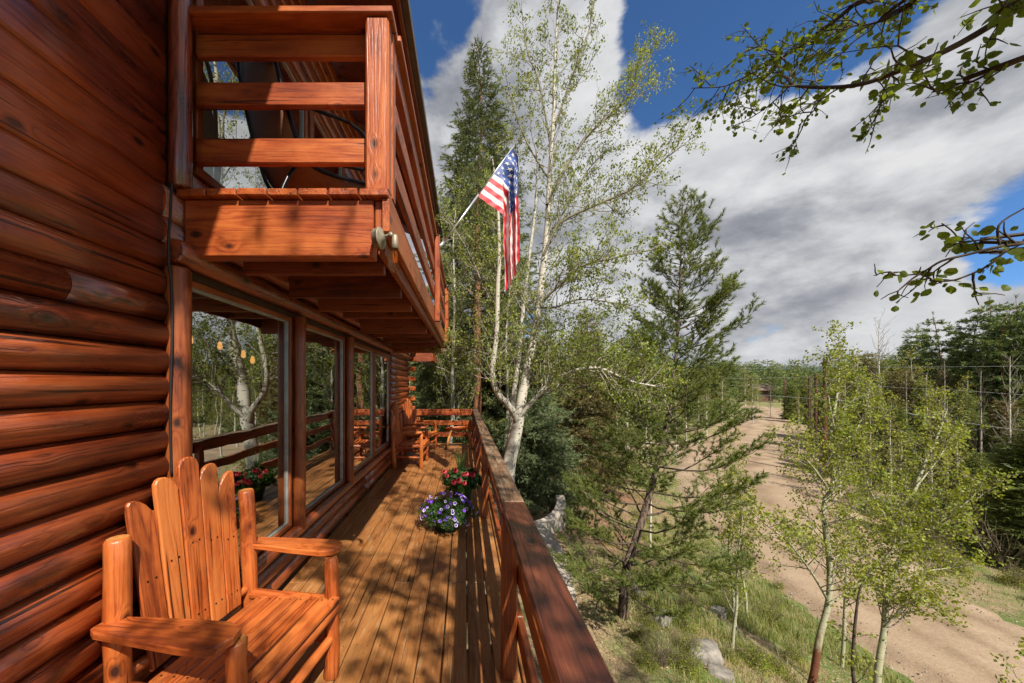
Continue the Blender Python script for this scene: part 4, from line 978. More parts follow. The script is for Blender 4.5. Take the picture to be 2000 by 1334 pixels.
for lst, rad, Ya, Yb, n, L in (
    ([(1012, 828), (1000, 800), (972, 768), (962, 738), (964, 700), (970, 650), (972, 560), (975, 500), (972, 400), (962, 310)], [9.5, 9, 8.5, 7.5, 7, 6.5, 6, 5, 3.5, 1], 6.4, 5.9, 15, 1.0),
    ([(1012, 818), (1035, 790), (1060, 762), (1090, 738), (1130, 722), (1170, 719), (1210, 735), (1245, 748), (1300, 757)], [6.5, 6, 5.5, 4.8, 4.2, 3.8, 3.2, 2.6, 1.4], 6.4, 5.6, 34, 1.05),
    ([(1056, 590), (1094, 556), (1136, 520), (1199, 504), (1272, 488)], [4.5, 3.8, 3, 2.2, 1], 6.5, 5.8, 13, .9),
    ([(1062, 499), (1094, 436), (1167, 399), (1236, 367), (1293, 315), (1335, 283)], [4.5, 4, 3.3, 2.6, 1.8, .8], 6.5, 6.1, 16, .95),
    ([(1068, 400), (1125, 294), (1188, 226), (1236, 184), (1262, 131), (1285, 75)], [4.2, 3.5, 3, 2.3, 1.6, .7], 6.5, 6.9, 15, .9),
    ([(1078, 300), (1052, 157), (1031, 105), (1018, 20)], [3.2, 2.6, 2, .8], 6.6, 6.9, 9, .8),
    ([(1080, 260), (1110, 170), (1150, 60), (1165, -30)], [3.4, 2.8, 2, .8], 6.6, 7.2, 9, .8),
    ([(973, 609), (947, 567), (921, 504), (884, 441), (850, 390)], [3.3, 3, 2.4, 1.8, .8], 6.2, 6.9, 12, .9),
    ([(967, 694), (935, 688), (910, 680), (882, 682), (862, 692)], [2.8, 2.4, 2, 1.5, .8], 6.2, 6.8, 7, .7),
    ([(1050, 640), (1010, 560), (985, 450), (1000, 360), (1010, 260)], [2.6, 2.4, 2, 1.5, .7], 6.6, 7.4, 11, .8),
    ([(1048, 690), (1090, 700), (1130, 718), (1180, 722)], [2.2, 2, 1.6, .8], 6.4, 6.9, 7, .6), *LX):
    q, r = A.limb(PP(lst, Ya, Yb), [x_ * 4.5 / F for x_ in rad], 8, thin=rad[0] < 5); A.grow(q, r, .18, int(n * 2.9), L * 1.2, .35, 1, 15, .035, .22)
A.finish(ta, 'aspen_bark', 'aspen_leaf', .041)

def simple_aspen(name, label, x, y, h, r0, seed, lean=(0, 0), nb=26, L=1.5, leaf=.045, bark_='aspen_bark', leafm='aspen_leaf', group=None, t0=.3, lvl=1, path=None, leafn=9, cat='tree', up=.55, twig=.34):
    z0 = hg(x, y); th = thing(name, label, cat, (x, y, z0), 0, group); a = Leafy(seed, (x, y, z0)); rng = a.rng
    if path is None:
        path = [(x + lean[0] * t_ + rng.normal(0, .05) * h * .08, y + lean[1] * t_, z0 - .1 + (h + .1) * t_) for t_ in np.linspace(0, 1, 8)]
        rad = np.linspace(r0, r0 * .08, 8)
    else: rad = r0
    q, r = a.limb(path, rad, 8); a.grow(q, r, t0, nb, L, up, lvl, leafn, leaf * .7, twig)
    a.finish(th, bark_, leafm, leaf); return th
p1 = PP([(990, 960), (992, 886), (1000, 827), (1004, 764), (1013, 700), (1022, 600), (1034, 500), (1046, 400), (1050, 280)], 8.3, 8.8)
p1.insert(0, Vector((p1[0].x, 8.3, hg(p1[0].x, 8.3) - .1)))
simple_aspen('aspen_tree', 'slender aspen trunk standing just behind the big forked aspen', p1[0].x, 8.3, 0, [.075, .07, .065, .06, .058, .055, .05, .04, .03, .012], 2, path=p1, nb=30, L=1.1, t0=.5, leaf=.04)
simple_aspen('aspen_tree', 'leafy aspen behind the deck corner, left of the flag', -.45, 11.2, 9.8, .09, 3, (.2, 0), 74, 1.9, .055, t0=.22, leafn=14)
simple_aspen('aspen_tree', 'thin aspen between the flag and the tall spruce', 1.3, 11.8, 9.6, .08, 4, (.3, 0), 56, 1.6, .052, t0=.3, leafn=13)
simple_aspen('aspen_tree', 'aspen with fresh green leaves behind the blue spruce', 3.9, 17.5, 8.5, .09, 7, (.2, 0), 50, 1.9, .07, t0=.25, leafn=11)
# --- saplings down the bank on the right
sp_ = [(5.86, 6.0, hg(5.86, 6) - .1)] + PP([(1586, 1334), (1600, 1249), (1618, 1176), (1620, 1104), (1609, 995), (1625, 951), (1627, 904), (1622, 850), (1636, 760), (1640, 668)], 6.0, 6.3)
ts = thing('aspen_sapling', 'young aspen with a peeled red foot, left of the two pale saplings', 'tree', tuple(sp_[0]))
a = Leafy(21, tuple(sp_[0])); q, r = a.limb(sp_, [.062, .054, .047, .044, .042, .038, .033, .030, .026, .018, .006], 10)
a.grow(q, r, .34, 66, 1.1, .4, 1, 14, .035, .20)
for lst, rad, Ya, Yb, n, L in (
    ([(1616, 1172), (1586, 1120), (1540, 1060), (1490, 1020), (1445, 975)], [3, 2.5, 2, 1.5, .7], 6, 5.4, 14, .6),
    ([(1620, 1180), (1690, 1130), (1740, 1075), (1750, 1035)], [3, 2.5, 2, .9], 6, 5.7, 9, .5),
    ([(1627, 1092), (1668, 1060), (1712, 1033)], [2.6, 2, .8], 6, 6.4, 6, .5),
    ([(1617, 955), (1590, 915), (1560, 880), (1548, 840)], [2.6, 2, 1.4, .7], 6.1, 5.9, 8, .5),
    ([(1626, 945), (1652, 900), (1668, 850), (1690, 800), (1700, 745)], [3, 2.5, 2, 1.4, .7], 6.1, 6.5, 13, .6),
    ([(1630, 840), (1620, 790), (1612, 740), (1616, 700)], [2.2, 1.8, 1.2, .6], 6.2, 6.1, 8, .45)):
    q, r = a.limb(PP(lst, Ya, Yb), [x_ * 4.6 / F for x_ in rad], 6); a.grow(q, r, .10, int(n * 2.3), L * 1.35, .3, 1, 14, .04, .19)
a.finish(ts, 'red_footed_bark', 'sapling_leaf', .044)
sp_ = [(6.95, 5.8, hg(6.95, 5.8) - .1)] + PP([(1713, 1334), (1727, 1231), (1731, 1176), (1749, 1111), (1778, 1053), (1774, 1002), (1803, 912), (1829, 857), (1850, 800)], 5.8, 6.3)
ts = thing('aspen_sapling', 'young pale aspen bending right, the right one of the two saplings by the dirt road', 'tree', tuple(sp_[0]))
a = Leafy(22, tuple(sp_[0])); q, r = a.limb(sp_, [.054, .049, .042, .039, .036, .033, .028, .022, .014, .005], 10)
a.grow(q, r, .22, 62, 1.05, .4, 1, 14, .035, .20)
for lst, rad, Ya, Yb, n, L in (
    ([(1728, 1225), (1765, 1185), (1800, 1170), (1850, 1180)], [2.6, 2.2, 1.6, .8], 5.8, 5.4, 10, .55),
    ([(1762, 1060), (1810, 1040), (1850, 1010), (1900, 970), (1920, 940)], [2.8, 2.4, 2, 1.3, .7], 5.9, 5.6, 14, .6),
    ([(1760, 1052), (1730, 1010), (1700, 960), (1690, 920)], [2.4, 2, 1.5, .8], 5.9, 6.2, 9, .5),
    ([(1790, 950), (1830, 900), (1850, 870), (1870, 845)], [2, 1.7, 1.2, .6], 6.1, 6.3, 7, .4),
    ([(1733, 1150), (1790, 1120), (1850, 1110), (1900, 1105)], [2, 1.7, 1.2, .6], 5.8, 5.5, 9, .5)):
    q, r = a.limb(PP(lst, Ya, Yb), [x_ * 4.6 / F for x_ in rad], 6); a.grow(q, r, .06, int(n * 2.3), L * 1.35, .3, 1, 14, .04, .19)
a.finish(ts, 'sapling_bark', 'sapling_leaf', .044)
c3 = [(6.2, 5.35, hg(6.2, 5.35) - .1)] + PP([(1668, 1334), (1667, 1260), (1672, 1200), (1680, 1150), (1700, 1110)], 5.35, 5.3)
simple_aspen('aspen_sapling', 'thin dark stemmed sapling growing between the two pale saplings', c3[0][0], 5.35, 0, [.028, .022, .02, .017, .012, .004], 23, path=c3, nb=13, L=.5, t0=.15, leaf=.05, bark_='twig_bark', leafm='sapling_leaf', twig=.2)
simple_aspen('aspen_sapling', 'leafy sapling top at the lower right corner, in front of the road', 6.3, 4.1, 2.3, .02, 24, (.35, 0), 15, .55, .055, 'twig_bark', 'sapling_leaf', twig=.2)
simple_aspen('aspen_sapling', 'small leafy sapling low at the right edge below the road bend', 7.3, 4.7, 1.9, .02, 26, (.2, 0), 12, .5, .055, 'twig_bark', 'sapling_leaf', twig=.2)

simple_aspen('aspen_sapling', 'leafy sapling between the leaning pine and the red footed sapling', 5.6, 7.2, 3.9, .035, 27, (-.25, 0), 34, .85, .05, 'sapling_bark', 'sapling_leaf', twig=.22, leafn=11, t0=.3)
simple_aspen('aspen_sapling', 'bushy sapling behind the two pale saplings, beside the road edge', 8.9, 8.2, 4.6, .04, 28, (.2, 0), 44, 1.1, .05, 'sapling_bark', 'sapling_leaf', twig=.24, leafn=11, t0=.3)

simple_aspen('aspen_sapling', 'thin leafy sapling on the bank just right of the leaning pine', 4.7, 6.1, 3.0, .028, 61, (.2, 0), 30, .8, .044, 'sapling_bark', 'sapling_leaf', twig=.2, leafn=11, t0=.2)
simple_aspen('aspen_sapling', 'leafy sapling in front of the side road, behind the leaning pine', 5.9, 11.0, 5.0, .045, 62, (.1, .2), 44, 1.3, .05, 'aspen_bark', 'sapling_leaf', twig=.28, leafn=11, t0=.3)
simple_aspen('aspen_sapling', 'spreading sapling at the road edge, left of the red footed one', 7.6, 9.4, 4.2, .04, 63, (-.2, .1), 40, 1.1, .048, 'sapling_bark', 'sapling_leaf', twig=.25, leafn=11, t0=.25)

# --- overhanging aspen whose boughs enter at the upper right and whose crown dapples the deck
oz = hg(3.9, -1.4)
to = thing('aspen_tree', 'aspen whose leafy boughs hang into the upper right of the sky', 'tree', (3.9, -1.4, oz))
A = Leafy(31, (3.9, -1.4, oz)); rng = A.rng
tr = [(3.9, -1.4, oz - .1), (3.8, -1.4, oz + 3), (3.6, -1.3, oz + 5.5), (3.3, -1.3, oz + 8), (3.0, -1.2, oz + 10.5), (2.9, -1.1, oz + 12.5)]
q, r = A.limb(tr, [.16, .14, .12, .09, .05, .012], 12)
def outside(p):                                                  # boughs of the crown stay above and behind this stretch of deck
    return not (p[1] > 0.15 and p[0] / p[1] < 1.75 and p[2] / p[1] < 1.45 and p[0] > -2) and p[2] > .2
def bough(p0, p1, n, L, up=.3, sag=.2, r0=.035, leafn=13):
    p0 = np.array(p0); p1 = np.array(p1); tp_ = p1; pts = [p0 + (p1 - p0) * t_ + np.array([0, 0, sag * 4 * t_ * (1 - t_)]) + rng.normal(0, .05, 3) for t_ in np.linspace(0, 1, 6)]
    q, r = A.limb(pts, np.linspace(r0, .006, 6), 6); A.grow(q, r, .15, int(n * (2.5 if tp_[0] < 1 else 1.7)), L, up, 1, leafn, .04, .26, outside)
for tz, tp, n in ((4.2, (.6, -2.6, 1.9), 15), (4.6, (.1, -3.8, 2.6), 13), (5.6, (.4, -1.9, 4.6), 20), (6.0, (.2, -4.2, 5.2), 12), (6.8, (.9, -.6, 5.9), 16), (7.2, (1.1, -3.2, 6.6), 14), (8.0, (1.2, .4, 7.6), 13),
                  (5.2, (2.0, -3.8, 3.4), 10), (6.4, (5.6, -2.2, 5), 7), (8.6, (4.6, -.4, 8.4), 8), (8.8, (1.6, -2.3, 8.6), 12), (5.0, (-.3, -5.6, 4.6), 12), (5.2, (-.2, -3.0, 3.9), 12), (5.8, (-.1, -2.2, 5.4), 11), (6.2, (2.6, 1.4, 5.4), 9), (7.6, (3.0, 2.0, 7.2), 9)):
    bough((3.75 - tz * .06, -1.35, oz + tz + .2), tp, n, 1.1)
# visible boughs, following the sky gaps
TWIGS = []
def vis(lst, ys, rad, n, L, lf, pre=None, up=-.05):
    pts = [P(x, y, yy) for (x, y), yy in zip(lst, np.interp(np.linspace(0, 1, len(lst)), np.linspace(0, 1, len(ys)), ys))]
    if pre: pts = [Vector(p) for p in pre] + pts
    rr = [x_ for x_ in rad]; q, r = A.limb(pts, np.interp(np.linspace(0, 1, len(pts)), np.linspace(0, 1, len(rr)), rr), 7)
    m_ = len(q); t0 = (len(pre) / len(pts)) if pre else 0
    for k in range(n):
        t_ = t0 + (1 - t0) * (k + rng.random()) / n; f = t_ * (m_ - 1); i = min(int(f), m_ - 2); p = q[i] + (q[i + 1] - q[i]) * (f - i); tg = unit(q[i + 1] - q[i])
        d = unit(perp(rng, tg) * np.array([1, .6, 1]) + tg * .6 + np.array([0, 0, up - .15])); ln = L * rng.uniform(.4, 1.1); pt = [p]
        for j in range(5): d = unit(d + rng.normal(0, .22, 3)); pt.append(pt[-1] + d * ln / 5)
        pt = np.array(pt); add_tube(A.W, pt - A.base, np.linspace(.0042, .0015, 6), 5); TWIGS.append((pt, lf))
        for _ in range(2):
            i = rng.integers(1, 5); d2 = unit(perp(rng, unit(pt[i + 1] - pt[i])) + unit(pt[i + 1] - pt[i]) + np.array([0, 0, -.15])); p2 = [pt[i]]
            for j in range(3): d2 = unit(d2 + rng.normal(0, .2, 3)); p2.append(p2[-1] + d2 * ln * .18)
            p2 = np.array(p2); add_tube(A.W, p2 - A.base, np.linspace(.0028, .0013, 4), 4); TWIGS.append((p2, lf * .6))
pre = [(3.7, -1.3, .8), (3.4, .2, 1.3)]
vis([(2060, -20), (2000, 10), (1877, 84), (1769, 133), (1685, 164), (1615, 171), (1559, 168), (1545, 161), (1541, 133), (1527, 112), (1500, 98), (1457, 91)], [1.35, 1.5, 1.9, 2.3, 2.6], [.03, .020, .013, .010, .008, .006, .005, .003], 22, .34, 8, pre)
vis([(1800, -60), (1688, 0), (1667, 10), (1629, 42), (1597, 63), (1566, 91), (1527, 112), (1482, 136), (1433, 161), (1405, 170), (1350, 172)], [2.1, 2.5, 3.1], [.03, .018, .014, .011, .008, .005, .003], 34, .42, 9, [(3.6, -1.3, 2.0), (3.2, .6, 2.5)])
vis([(2060, 90), (2000, 115), (1940, 140), (1877, 168), (1820, 180)], [1.3, 1.6], [.012, .008, .005, .003], 9, .22, 6, [(3.5, -1, .9)])
vis([(1850, -60), (1790, 0), (1737, 35), (1688, 49), (1645, 50)], [1.8, 2.2], [.012, .009, .006, .003], 12, .32, 8, [(3.5, -1, 2.2)])
vis([(1545, 165), (1520, 190), (1490, 215), (1450, 240)], [2.3, 2.6], [.005, .004, .003], 6, .3, 6)
vis([(1615, 171), (1590, 215), (1560, 245)], [2.1, 2.2], [.005, .004, .003], 5, .26, 6)
vis([(1740, 145), (1725, 180), (1715, 225)], [1.95, 2.0], [.005, .004, .003], 5, .22, 6)
vis([(2060, 450), (2000, 475), (1951, 482), (1886, 498), (1839, 510), (1807, 529), (1786, 536), (1748, 538)], [1.25, 1.45], [.008, .006, .004, .0025], 6, .14, 3, [(3.2, -.4, .2)])
vis([(2060, 480), (2000, 489), (1965, 491), (1930, 519), (1877, 543), (1842, 550), (1815, 548)], [1.25, 1.4], [.006, .004, .0025], 6, .12, 4, [(3.2, -.4, .15)])
vis([(1886, 496), (1865, 457), (1839, 436)], [1.38, 1.42], [.0032, .0025, .002], 2, .10, 4)
vis([(1953, 482), (1951, 440), (2000, 407), (2050, 380)], [1.32, 1.3], [.004, .003, .002], 2, .12, 3)
# leaves on them: the largest are pieces of their own
def aspen_leaf_me(k):
    mb = MB(); out_ = [(0, 0)]; W_ = (.42, .47, .40)[k]
    for a in (-150, -110, -60, -25, 0, 25, 60, 110, 150): pass
    prof = [(0, 0), (.22, .30), (.45, W_), (.72, .36), (1.0, .0)]
    up_ = [(x, y, -.10 * abs(y) * (1 + k * .6) - .05 * x * x) for x, y in prof]; dn = [(x, -y, -.10 * abs(y) * (1 + k * .6) - .05 * x * x) for x, y in prof[1:-1]][::-1]
    V = [(.5, 0, .02)] + up_ + dn; n = len(V) - 1
    mb.add(V, [(0, 1 + i, 1 + (i + 1) % n) for i in range(n)]); 
    mb.add([(-.55, 0, .10), (-.53, .012, .11), (0, 0, 0)], [(0, 1, 2)])
    me = mb.mesh('leaf'); me.materials.append(MATS['overhang_leaf']); return me
LM = [aspen_leaf_me(k) for k in range(3)]; big = []; small = MB()
for pt, n in TWIGS:
    for _ in range(max(1, int(n))):
        f = rng.uniform(.15, 1) * (len(pt) - 1); i = min(int(f), len(pt) - 2); p = pt[i] + (pt[i + 1] - pt[i]) * (f - i)
        sz = rng.uniform(.017, .046); dr = unit(np.array([rng.normal(0, .8), rng.normal(0, .8), rng.normal(-.5, .5)])); p = p + dr * sz * .55
        big.append((sz / max(p[1], .5), p, dr, sz))
big.sort(key=lambda e: -e[0] * (1 if e[1][0] / e[1][1] < 1.62 and e[1][2] / e[1][1] < 1.12 else .01))
def leafM(p, dr, sz):
    n_ = unit(np.cross(dr, rng.normal(size=3))); y_ = np.cross(n_, dr)
    return Matrix(((dr[0] * sz, y_[0] * sz, n_[0] * sz, p[0]), (dr[1] * sz, y_[1] * sz, n_[1] * sz, p[1]), (dr[2] * sz, y_[2] * sz, n_[2] * sz, p[2]), (0, 0, 0, 1)))
for k, (a_, p, dr, sz) in enumerate(big):
    M = leafM(p, dr, sz)
    if k < 290: obj('leaf', LM[k % 3], to, M)
    else:
        me = LM[k % 3]; co = np.array([tuple(M @ v_.co) for v_ in me.vertices]) - A.base
        small.add(co, [tuple(p_.vertices) for p_ in me.polygons])
obj('small_leaves', small.mesh('leaves'), to, Matrix.Translation(tuple(A.base)), 'overhang_leaf', 'stuff')
A.finish(to, 'twig_bark', 'aspen_leaf', .064)

# --- conifers
def needles(mb, Cn, D, S, m_, wd, rng, spread=1.0, seg=.5):
    """m_ needles round each twig: base points spread along it, tips splayed outwards and forwards"""
    n = len(Cn); D = D / (np.linalg.norm(D, axis=1)[:, None] + 1e-9)
    a = rng.normal(size=(n, m_, 3)); Dm = D[:, None, :]; pr_ = a - (a * Dm).sum(-1, keepdims=True) * Dm; pr_ /= np.linalg.norm(pr_, axis=2, keepdims=True) + 1e-9
    u_ = rng.uniform(-.5, .5, (n, m_, 1)); B = Cn[:, None, :] + Dm * u_ * S[:, None, None] * seg * 2
    th_ = rng.uniform(.35, 1.05, (n, m_, 1)) * spread; dr = Dm * np.cos(th_) + pr_ * np.sin(th_); Tn = B + dr * S[:, None, None] * rng.uniform(.7, 1.1, (n, m_, 1))
    sd_ = np.cross(dr, rng.normal(size=(n, m_, 3))); sd_ /= np.linalg.norm(sd_, axis=2, keepdims=True) + 1e-9; sd_ = sd_ * wd
    V = np.stack([B - sd_, B + sd_, Tn], 2).reshape(-1, 3); k = np.arange(n * m_)[:, None] * 3; mb.add(V, k + np.array([[0, 1, 2]]))
def conifer(seed, H, Rm, crown0, style, m_=10, tuft=.07, wd=.003, dz=.3, nb=5, sub=8, tw=3, path=None, r0=.14, gap=0.0, side=None, dead=0, airy=0, barex=0.0):
    rng = np.random.default_rng(seed); W = MB(); TC = []; TD = []; Bm = MB()
    if path is None: path = [Vector((rng.normal(0, .012) * H * t_, rng.normal(0, .012) * H * t_, H * t_ - .1 * (t_ == 0))) for t_ in np.linspace(0, 1, 7)]
    q = np.array([tuple(p) for p in smoothpath([tuple(p) for p in path], 5)]); rr = np.interp(np.linspace(0, 1, len(q)), [0, .1, .5, 1], [r0, r0 * .85, r0 * .5, .006])
    add_tube(W, q, rr, 9); zz = q[:, 2]; zt = zz[-1]
    z = crown0; k = 0
    while z < zt - .12:
        t_ = (z - crown0) / (zt - crown0); pc = np.array([np.interp(z, zz, q[:, i]) for i in range(3)])
        if style == 'pine': prof = (1 - t_) ** .62 * (.5 + .5 * min(1, t_ * 8 + .3))
        elif style == 'tallpine': prof = (1 - t_) ** .55 * (.55 + .45 * min(1, t_ * 3)) * (.75 + .5 * rng.random())
        else: prof = (1 - t_) ** .85
        for b in range(nb):
            if rng.random() < gap + (.12 if z < airy else 0): continue
            az = k * 2.4 + b * 2 * PI / nb + rng.normal(0, .3); L = Rm * prof * rng.uniform(.72, 1.12) + .10
            if style == 'spruce': el0 = rng.uniform(-.45, -.15) + .7 * t_; el1 = el0 + .45
            elif style == 'pine': el0 = rng.uniform(-.25, .25) + .5 * t_; el1 = el0 + .75
            else: el0 = rng.uniform(-.3, .15) + .5 * t_; el1 = el0 + .35
            hx, hy = math.cos(az), math.sin(az)
            if side is not None: L *= 1 + side[0] * max(-.6, (hx * side[1] + hy * side[2]))
            pts = [pc]; ns = 6
            for j in range(ns):
                e = el0 + (el1 - el0) * (j / ns) ** 1.3; pts.append(pts[-1] + np.array([hx * math.cos(e), hy * math.cos(e), math.sin(e)]) * L / ns + rng.normal(0, .012 * L, 3))
            pts = np.array(pts); add_tube(Bm, pts, np.linspace(max(.006, min(r0 * .28, L * .013)), .003, len(pts)), 4)
            nsb = max(2, int(sub * L / Rm + 1.5)); bare = (.36 if z > airy else .46) if style == 'pine' else (.15 + barex if style == 'spruce' else .4)
            if z < airy: nsb = max(3, int(nsb * .9))
            if dead and z < dead: continue
            for s_ in range(nsb):
                f = (bare + (1 - bare) * (s_ + rng.random()) / nsb) * ns; i = min(int(f), ns - 1); p = pts[i] + (pts[i + 1] - pts[i]) * (f - i); tg = unit(pts[i + 1] - pts[i])
                sd_ = unit(np.cross(tg, [0, 0, 1])) * (1 if s_ % 2 else -1); l2 = (L * .42 * (1 - .55 * (f / ns)) + .06) * rng.uniform(.6, 1.2)
                d = unit(tg * .75 + sd_ * rng.uniform(.5, 1.0) + np.array([0, 0, (.25 if style == 'pine' else -.28) + rng.normal(0, .12)]))
                e = p + d * l2; add_tube(Bm, [p, (p + e) / 2 + rng.normal(0, .01, 3), e], [.0035, .003, .0015], 3)
                nt = max(1, int(tw * l2 / (Rm * .3) + .7))
                for v_ in range(nt):
                    g = (v_ + .6 + rng.random() * .4) / nt; c_ = p + (e - p) * g
                    dd = unit(d + rng.normal(0, .3, 3) + (np.array([0, 0, .3]) if style == 'pine' else 0)); TC.append(c_ + dd * tuft * .3); TD.append(dd)
                    if style != 'tallpine' or rng.random() < .6:
                        d3 = unit(d + sd_ * rng.normal(0, .9) + rng.normal(0, .35, 3)); TC.append(c_ + d3 * tuft * 1.2); TD.append(d3)
        z += dz * rng.uniform(.8, 1.2); k += 1
    TC.append(q[-1]); TD.append(np.array([0, 0, 1.0]))
    TC = np.array(TC); TD = np.array(TD); mb = MB(); needles(mb, TC, TD, rng.uniform(.8, 1.2, len(TC)) * tuft, m_, wd, rng, 1.0 if style != 'spruce' else .8, .5 if style != 'spruce' else .8)
    return W.mesh('trunk', True), Bm.mesh('branches', True), mb.mesh('needles')
def plant_tree(name, label, meshes, x, y, bk, nd, group=None, cat='tree', scale=1, rz=0, z=None, dz=0.0):
    z = hg(x, y) - .1 + dz if z is None else z; th = thing(name, label, cat, (x, y, z), rz, group); WM[th.name] = WM[th.name] @ Matrix.Scale(scale, 4); th.matrix_basis = WM[th.name]
    a = obj('trunk', meshes[0], th, None, bk); b = obj('branches', meshes[1], th, None, 'twig_bark'); c_ = obj('crown', meshes[2], th, None, nd)
    b['kind'] = 'stuff'; c_['kind'] = 'stuff'; return th
# near lodgepole pine, leaning away down the bank
bx, by = 2.72, 6.0; pb = Vector((bx, by, hg(bx, by)))
path = [Vector((0, 0, -.15))] + [v_ - pb for v_ in PP([(1222, 1120), (1240, 1060), (1270, 960), (1290, 880), (1303, 820), (1318, 720), (1326, 600), (1330, 500), (1334, 390)], 6.0, 7.3)]
plant_tree('pine_tree', 'leaning dark trunked pine with tufted needles, in front of the dirt road',
           conifer(41, 8, 1.62, .45, 'pine', 30, .080, .0042, .21, 5, 11, 4, path, .088, .08, (.12, .9, -.1), 0, 4.4), bx, by, 'pine_bark', 'pine_needle', z=pb.z)
plant_tree('spruce_tree', 'tall dark spruce rising behind the flag and the aspens', conifer(42, 18.0, 3.1, 2.2, 'spruce', 18, .16, .012, .30, 7, 12, 5, None, .19, .08), .55, 14.2, 'red_bark', 'spruce_needle')
plant_tree('blue_spruce', 'bushy blue green spruce behind the railing, above the red mulch', conifer(43, 5.6, 2.15, .15, 'spruce', 18, .10, .008, .17, 8, 14, 5, None, .09), 2.25, 12.6, 'pine_bark', 'blue_spruce_needle')
plant_tree('spruce_tree', 'brownish green spruce between the aspen and the pine, by the side road', conifer(44, 10.4, 2.5, .8, 'spruce', 18, .16, .014, .30, 7, 11, 4, None, .14), 7.2, 20.5, 'red_bark', 'brown_spruce_needle')
plant_tree('spruce_tree', 'dark green spruce behind the end of the deck, right of the house corner', conifer(45, 9.5, 2.6, .6, 'spruce', 18, .16, .014, .30, 7, 10, 4, None, .14), -.9, 20.0, 'red_bark', 'spruce_needle')
plant_tree('spruce_tree', 'shaded spruce crowding the far deck corner beside the reddish trunk', conifer(46, 7.0, 1.9, .3, 'spruce', 18, .12, .011, .22, 7, 11, 4, None, .10), 1.6, 15.4, 'red_bark', 'spruce_needle')
rb = thing('pine_tree', 'reddish bare pine trunk standing just beyond the far corner of the deck', 'tree', (.42, 11.6, hg(.42, 11.6)))
W = MB(); add_tube(W, [(0, 0, -.1), (.02, 0, 2), (.0, .03, 5), (.03, 0, 8), (0, 0, 10.5)], [.17, .15, .13, .09, .03], 12); obj('trunk', W.mesh('trunk', True), rb, None, 'red_bark')
cr = conifer(47, 11.5, 1.2, 6.0, 'pine', 14, .10, .005, .32, 5, 8, 4, None, .05)
obj('branches', cr[1], rb, None, 'twig_bark', 'stuff'); obj('crown', cr[2], rb, None, 'spruce_needle', 'stuff')
# far and middle distance: shared meshes, every tree its own object
V1 = [conifer(50 + k, 10, (1.35, 1.15, 1.05, 1.35)[k], (1.2, 3.4, 4.4, .6)[k], ('spruce', 'tallpine', 'tallpine', 'spruce')[k], 9, (.24, .19, .19, .24)[k], .020, (.40, .48, .50, .36)[k], (6, 5, 5, 6)[k], 10, 4, None, .11, (0, .12, .15, 0)[k]) for k in range(4)]
V2 = [conifer(60 + k, 10, 1.2, (1.5, 3.0, 4.0)[k], ('spruce', 'tallpine', 'tallpine')[k], 3, .55, .07, .75, 5, 4, 2, None, .13) for k in range(3)]
def light_aspen(seed, h, leaf, leafn, lm, L=2.0, nb=34):
    a = Leafy(seed, (0, 0, 0)); rng = a.rng; q, r = a.limb([(rng.normal(0, .05) * h * .1 * t_, 0, h * t_ - .1) for t_ in np.linspace(0, 1, 7)], np.linspace(.09, .01, 7), 6)
    a.grow(q, r, .25, nb, L, .6, 1, leafn, .1, .6, r_min=.006); o = []
    me = [a.W.mesh('trunk', True), a.T.mesh('twigs', True)]
    mb = MB()
    if a.lc: Cn = np.concatenate(a.lc); leaves_mb(mb, Cn, np.concatenate(a.ln), rng.uniform(leaf * .6, leaf * 1.2, len(Cn)) / 2, rng, .8, .1)
    return me + [mb.mesh('leaves')]
V3 = [light_aspen(70 + k, 8, .13, 9, 0) for k in range(3)]
V4 = [light_aspen(75, 9, .1, 0, 0, 1.9, 44)]                      # bare
TREES = {}
def tree_copy(name, label, key, meshes, x, y, H, bk, nd, group, h0=10.0, wide=1.0, tz=None, cat='tree'):
    z = hg(x, y) - .15; rng2 = random.Random(int(x * 97 + y * 131)); s_ = H / h0
    o = bpy.data.objects.new(name, None); C.objects.link(o); o.empty_display_size = .1
    set_m(o, Matrix.Translation((x, y, z)) @ Matrix.Rotation(rng2.uniform(0, 6.28), 4, 'Z') @ Matrix.Diagonal((s_ * wide, s_ * wide, s_, 1)))
    o['label'] = label; o['category'] = cat; o['group'] = group
    for nm, me, mt in (('trunk', meshes[0], bk), ('branches', meshes[1], 'twig_bark' if bk != 'aspen_bark' else 'pale_twig_bark'), ('crown', meshes[2], nd)):
        if not len(me.vertices): continue
        k2 = (me.name, mt)
        if k2 not in TREES:
            m2 = me.copy(); m2.materials.clear(); m2.materials.append(MATS[mt]); TREES[k2] = m2
        c_ = obj(nm, TREES[k2], o)
        if nm != 'trunk': c_['kind'] = 'stuff'
    return o
rt = random.Random(8)
ORD = 'first second third fourth fifth sixth seventh eighth ninth tenth eleventh twelfth thirteenth fourteenth fifteenth sixteenth seventeenth eighteenth nineteenth twentieth'.split()
def nth(lst, n_): return ORD[sorted(e[0] for e in lst).index(lst[n_][0])]
def at(px, Y): return ((px - 907) * Y / F, Y)
def topH(px, py, Y):                                             # height of a tree whose top is seen at py
    x, y = at(px, Y); return (748 - py) * Y / F - hg(x, y) + .1
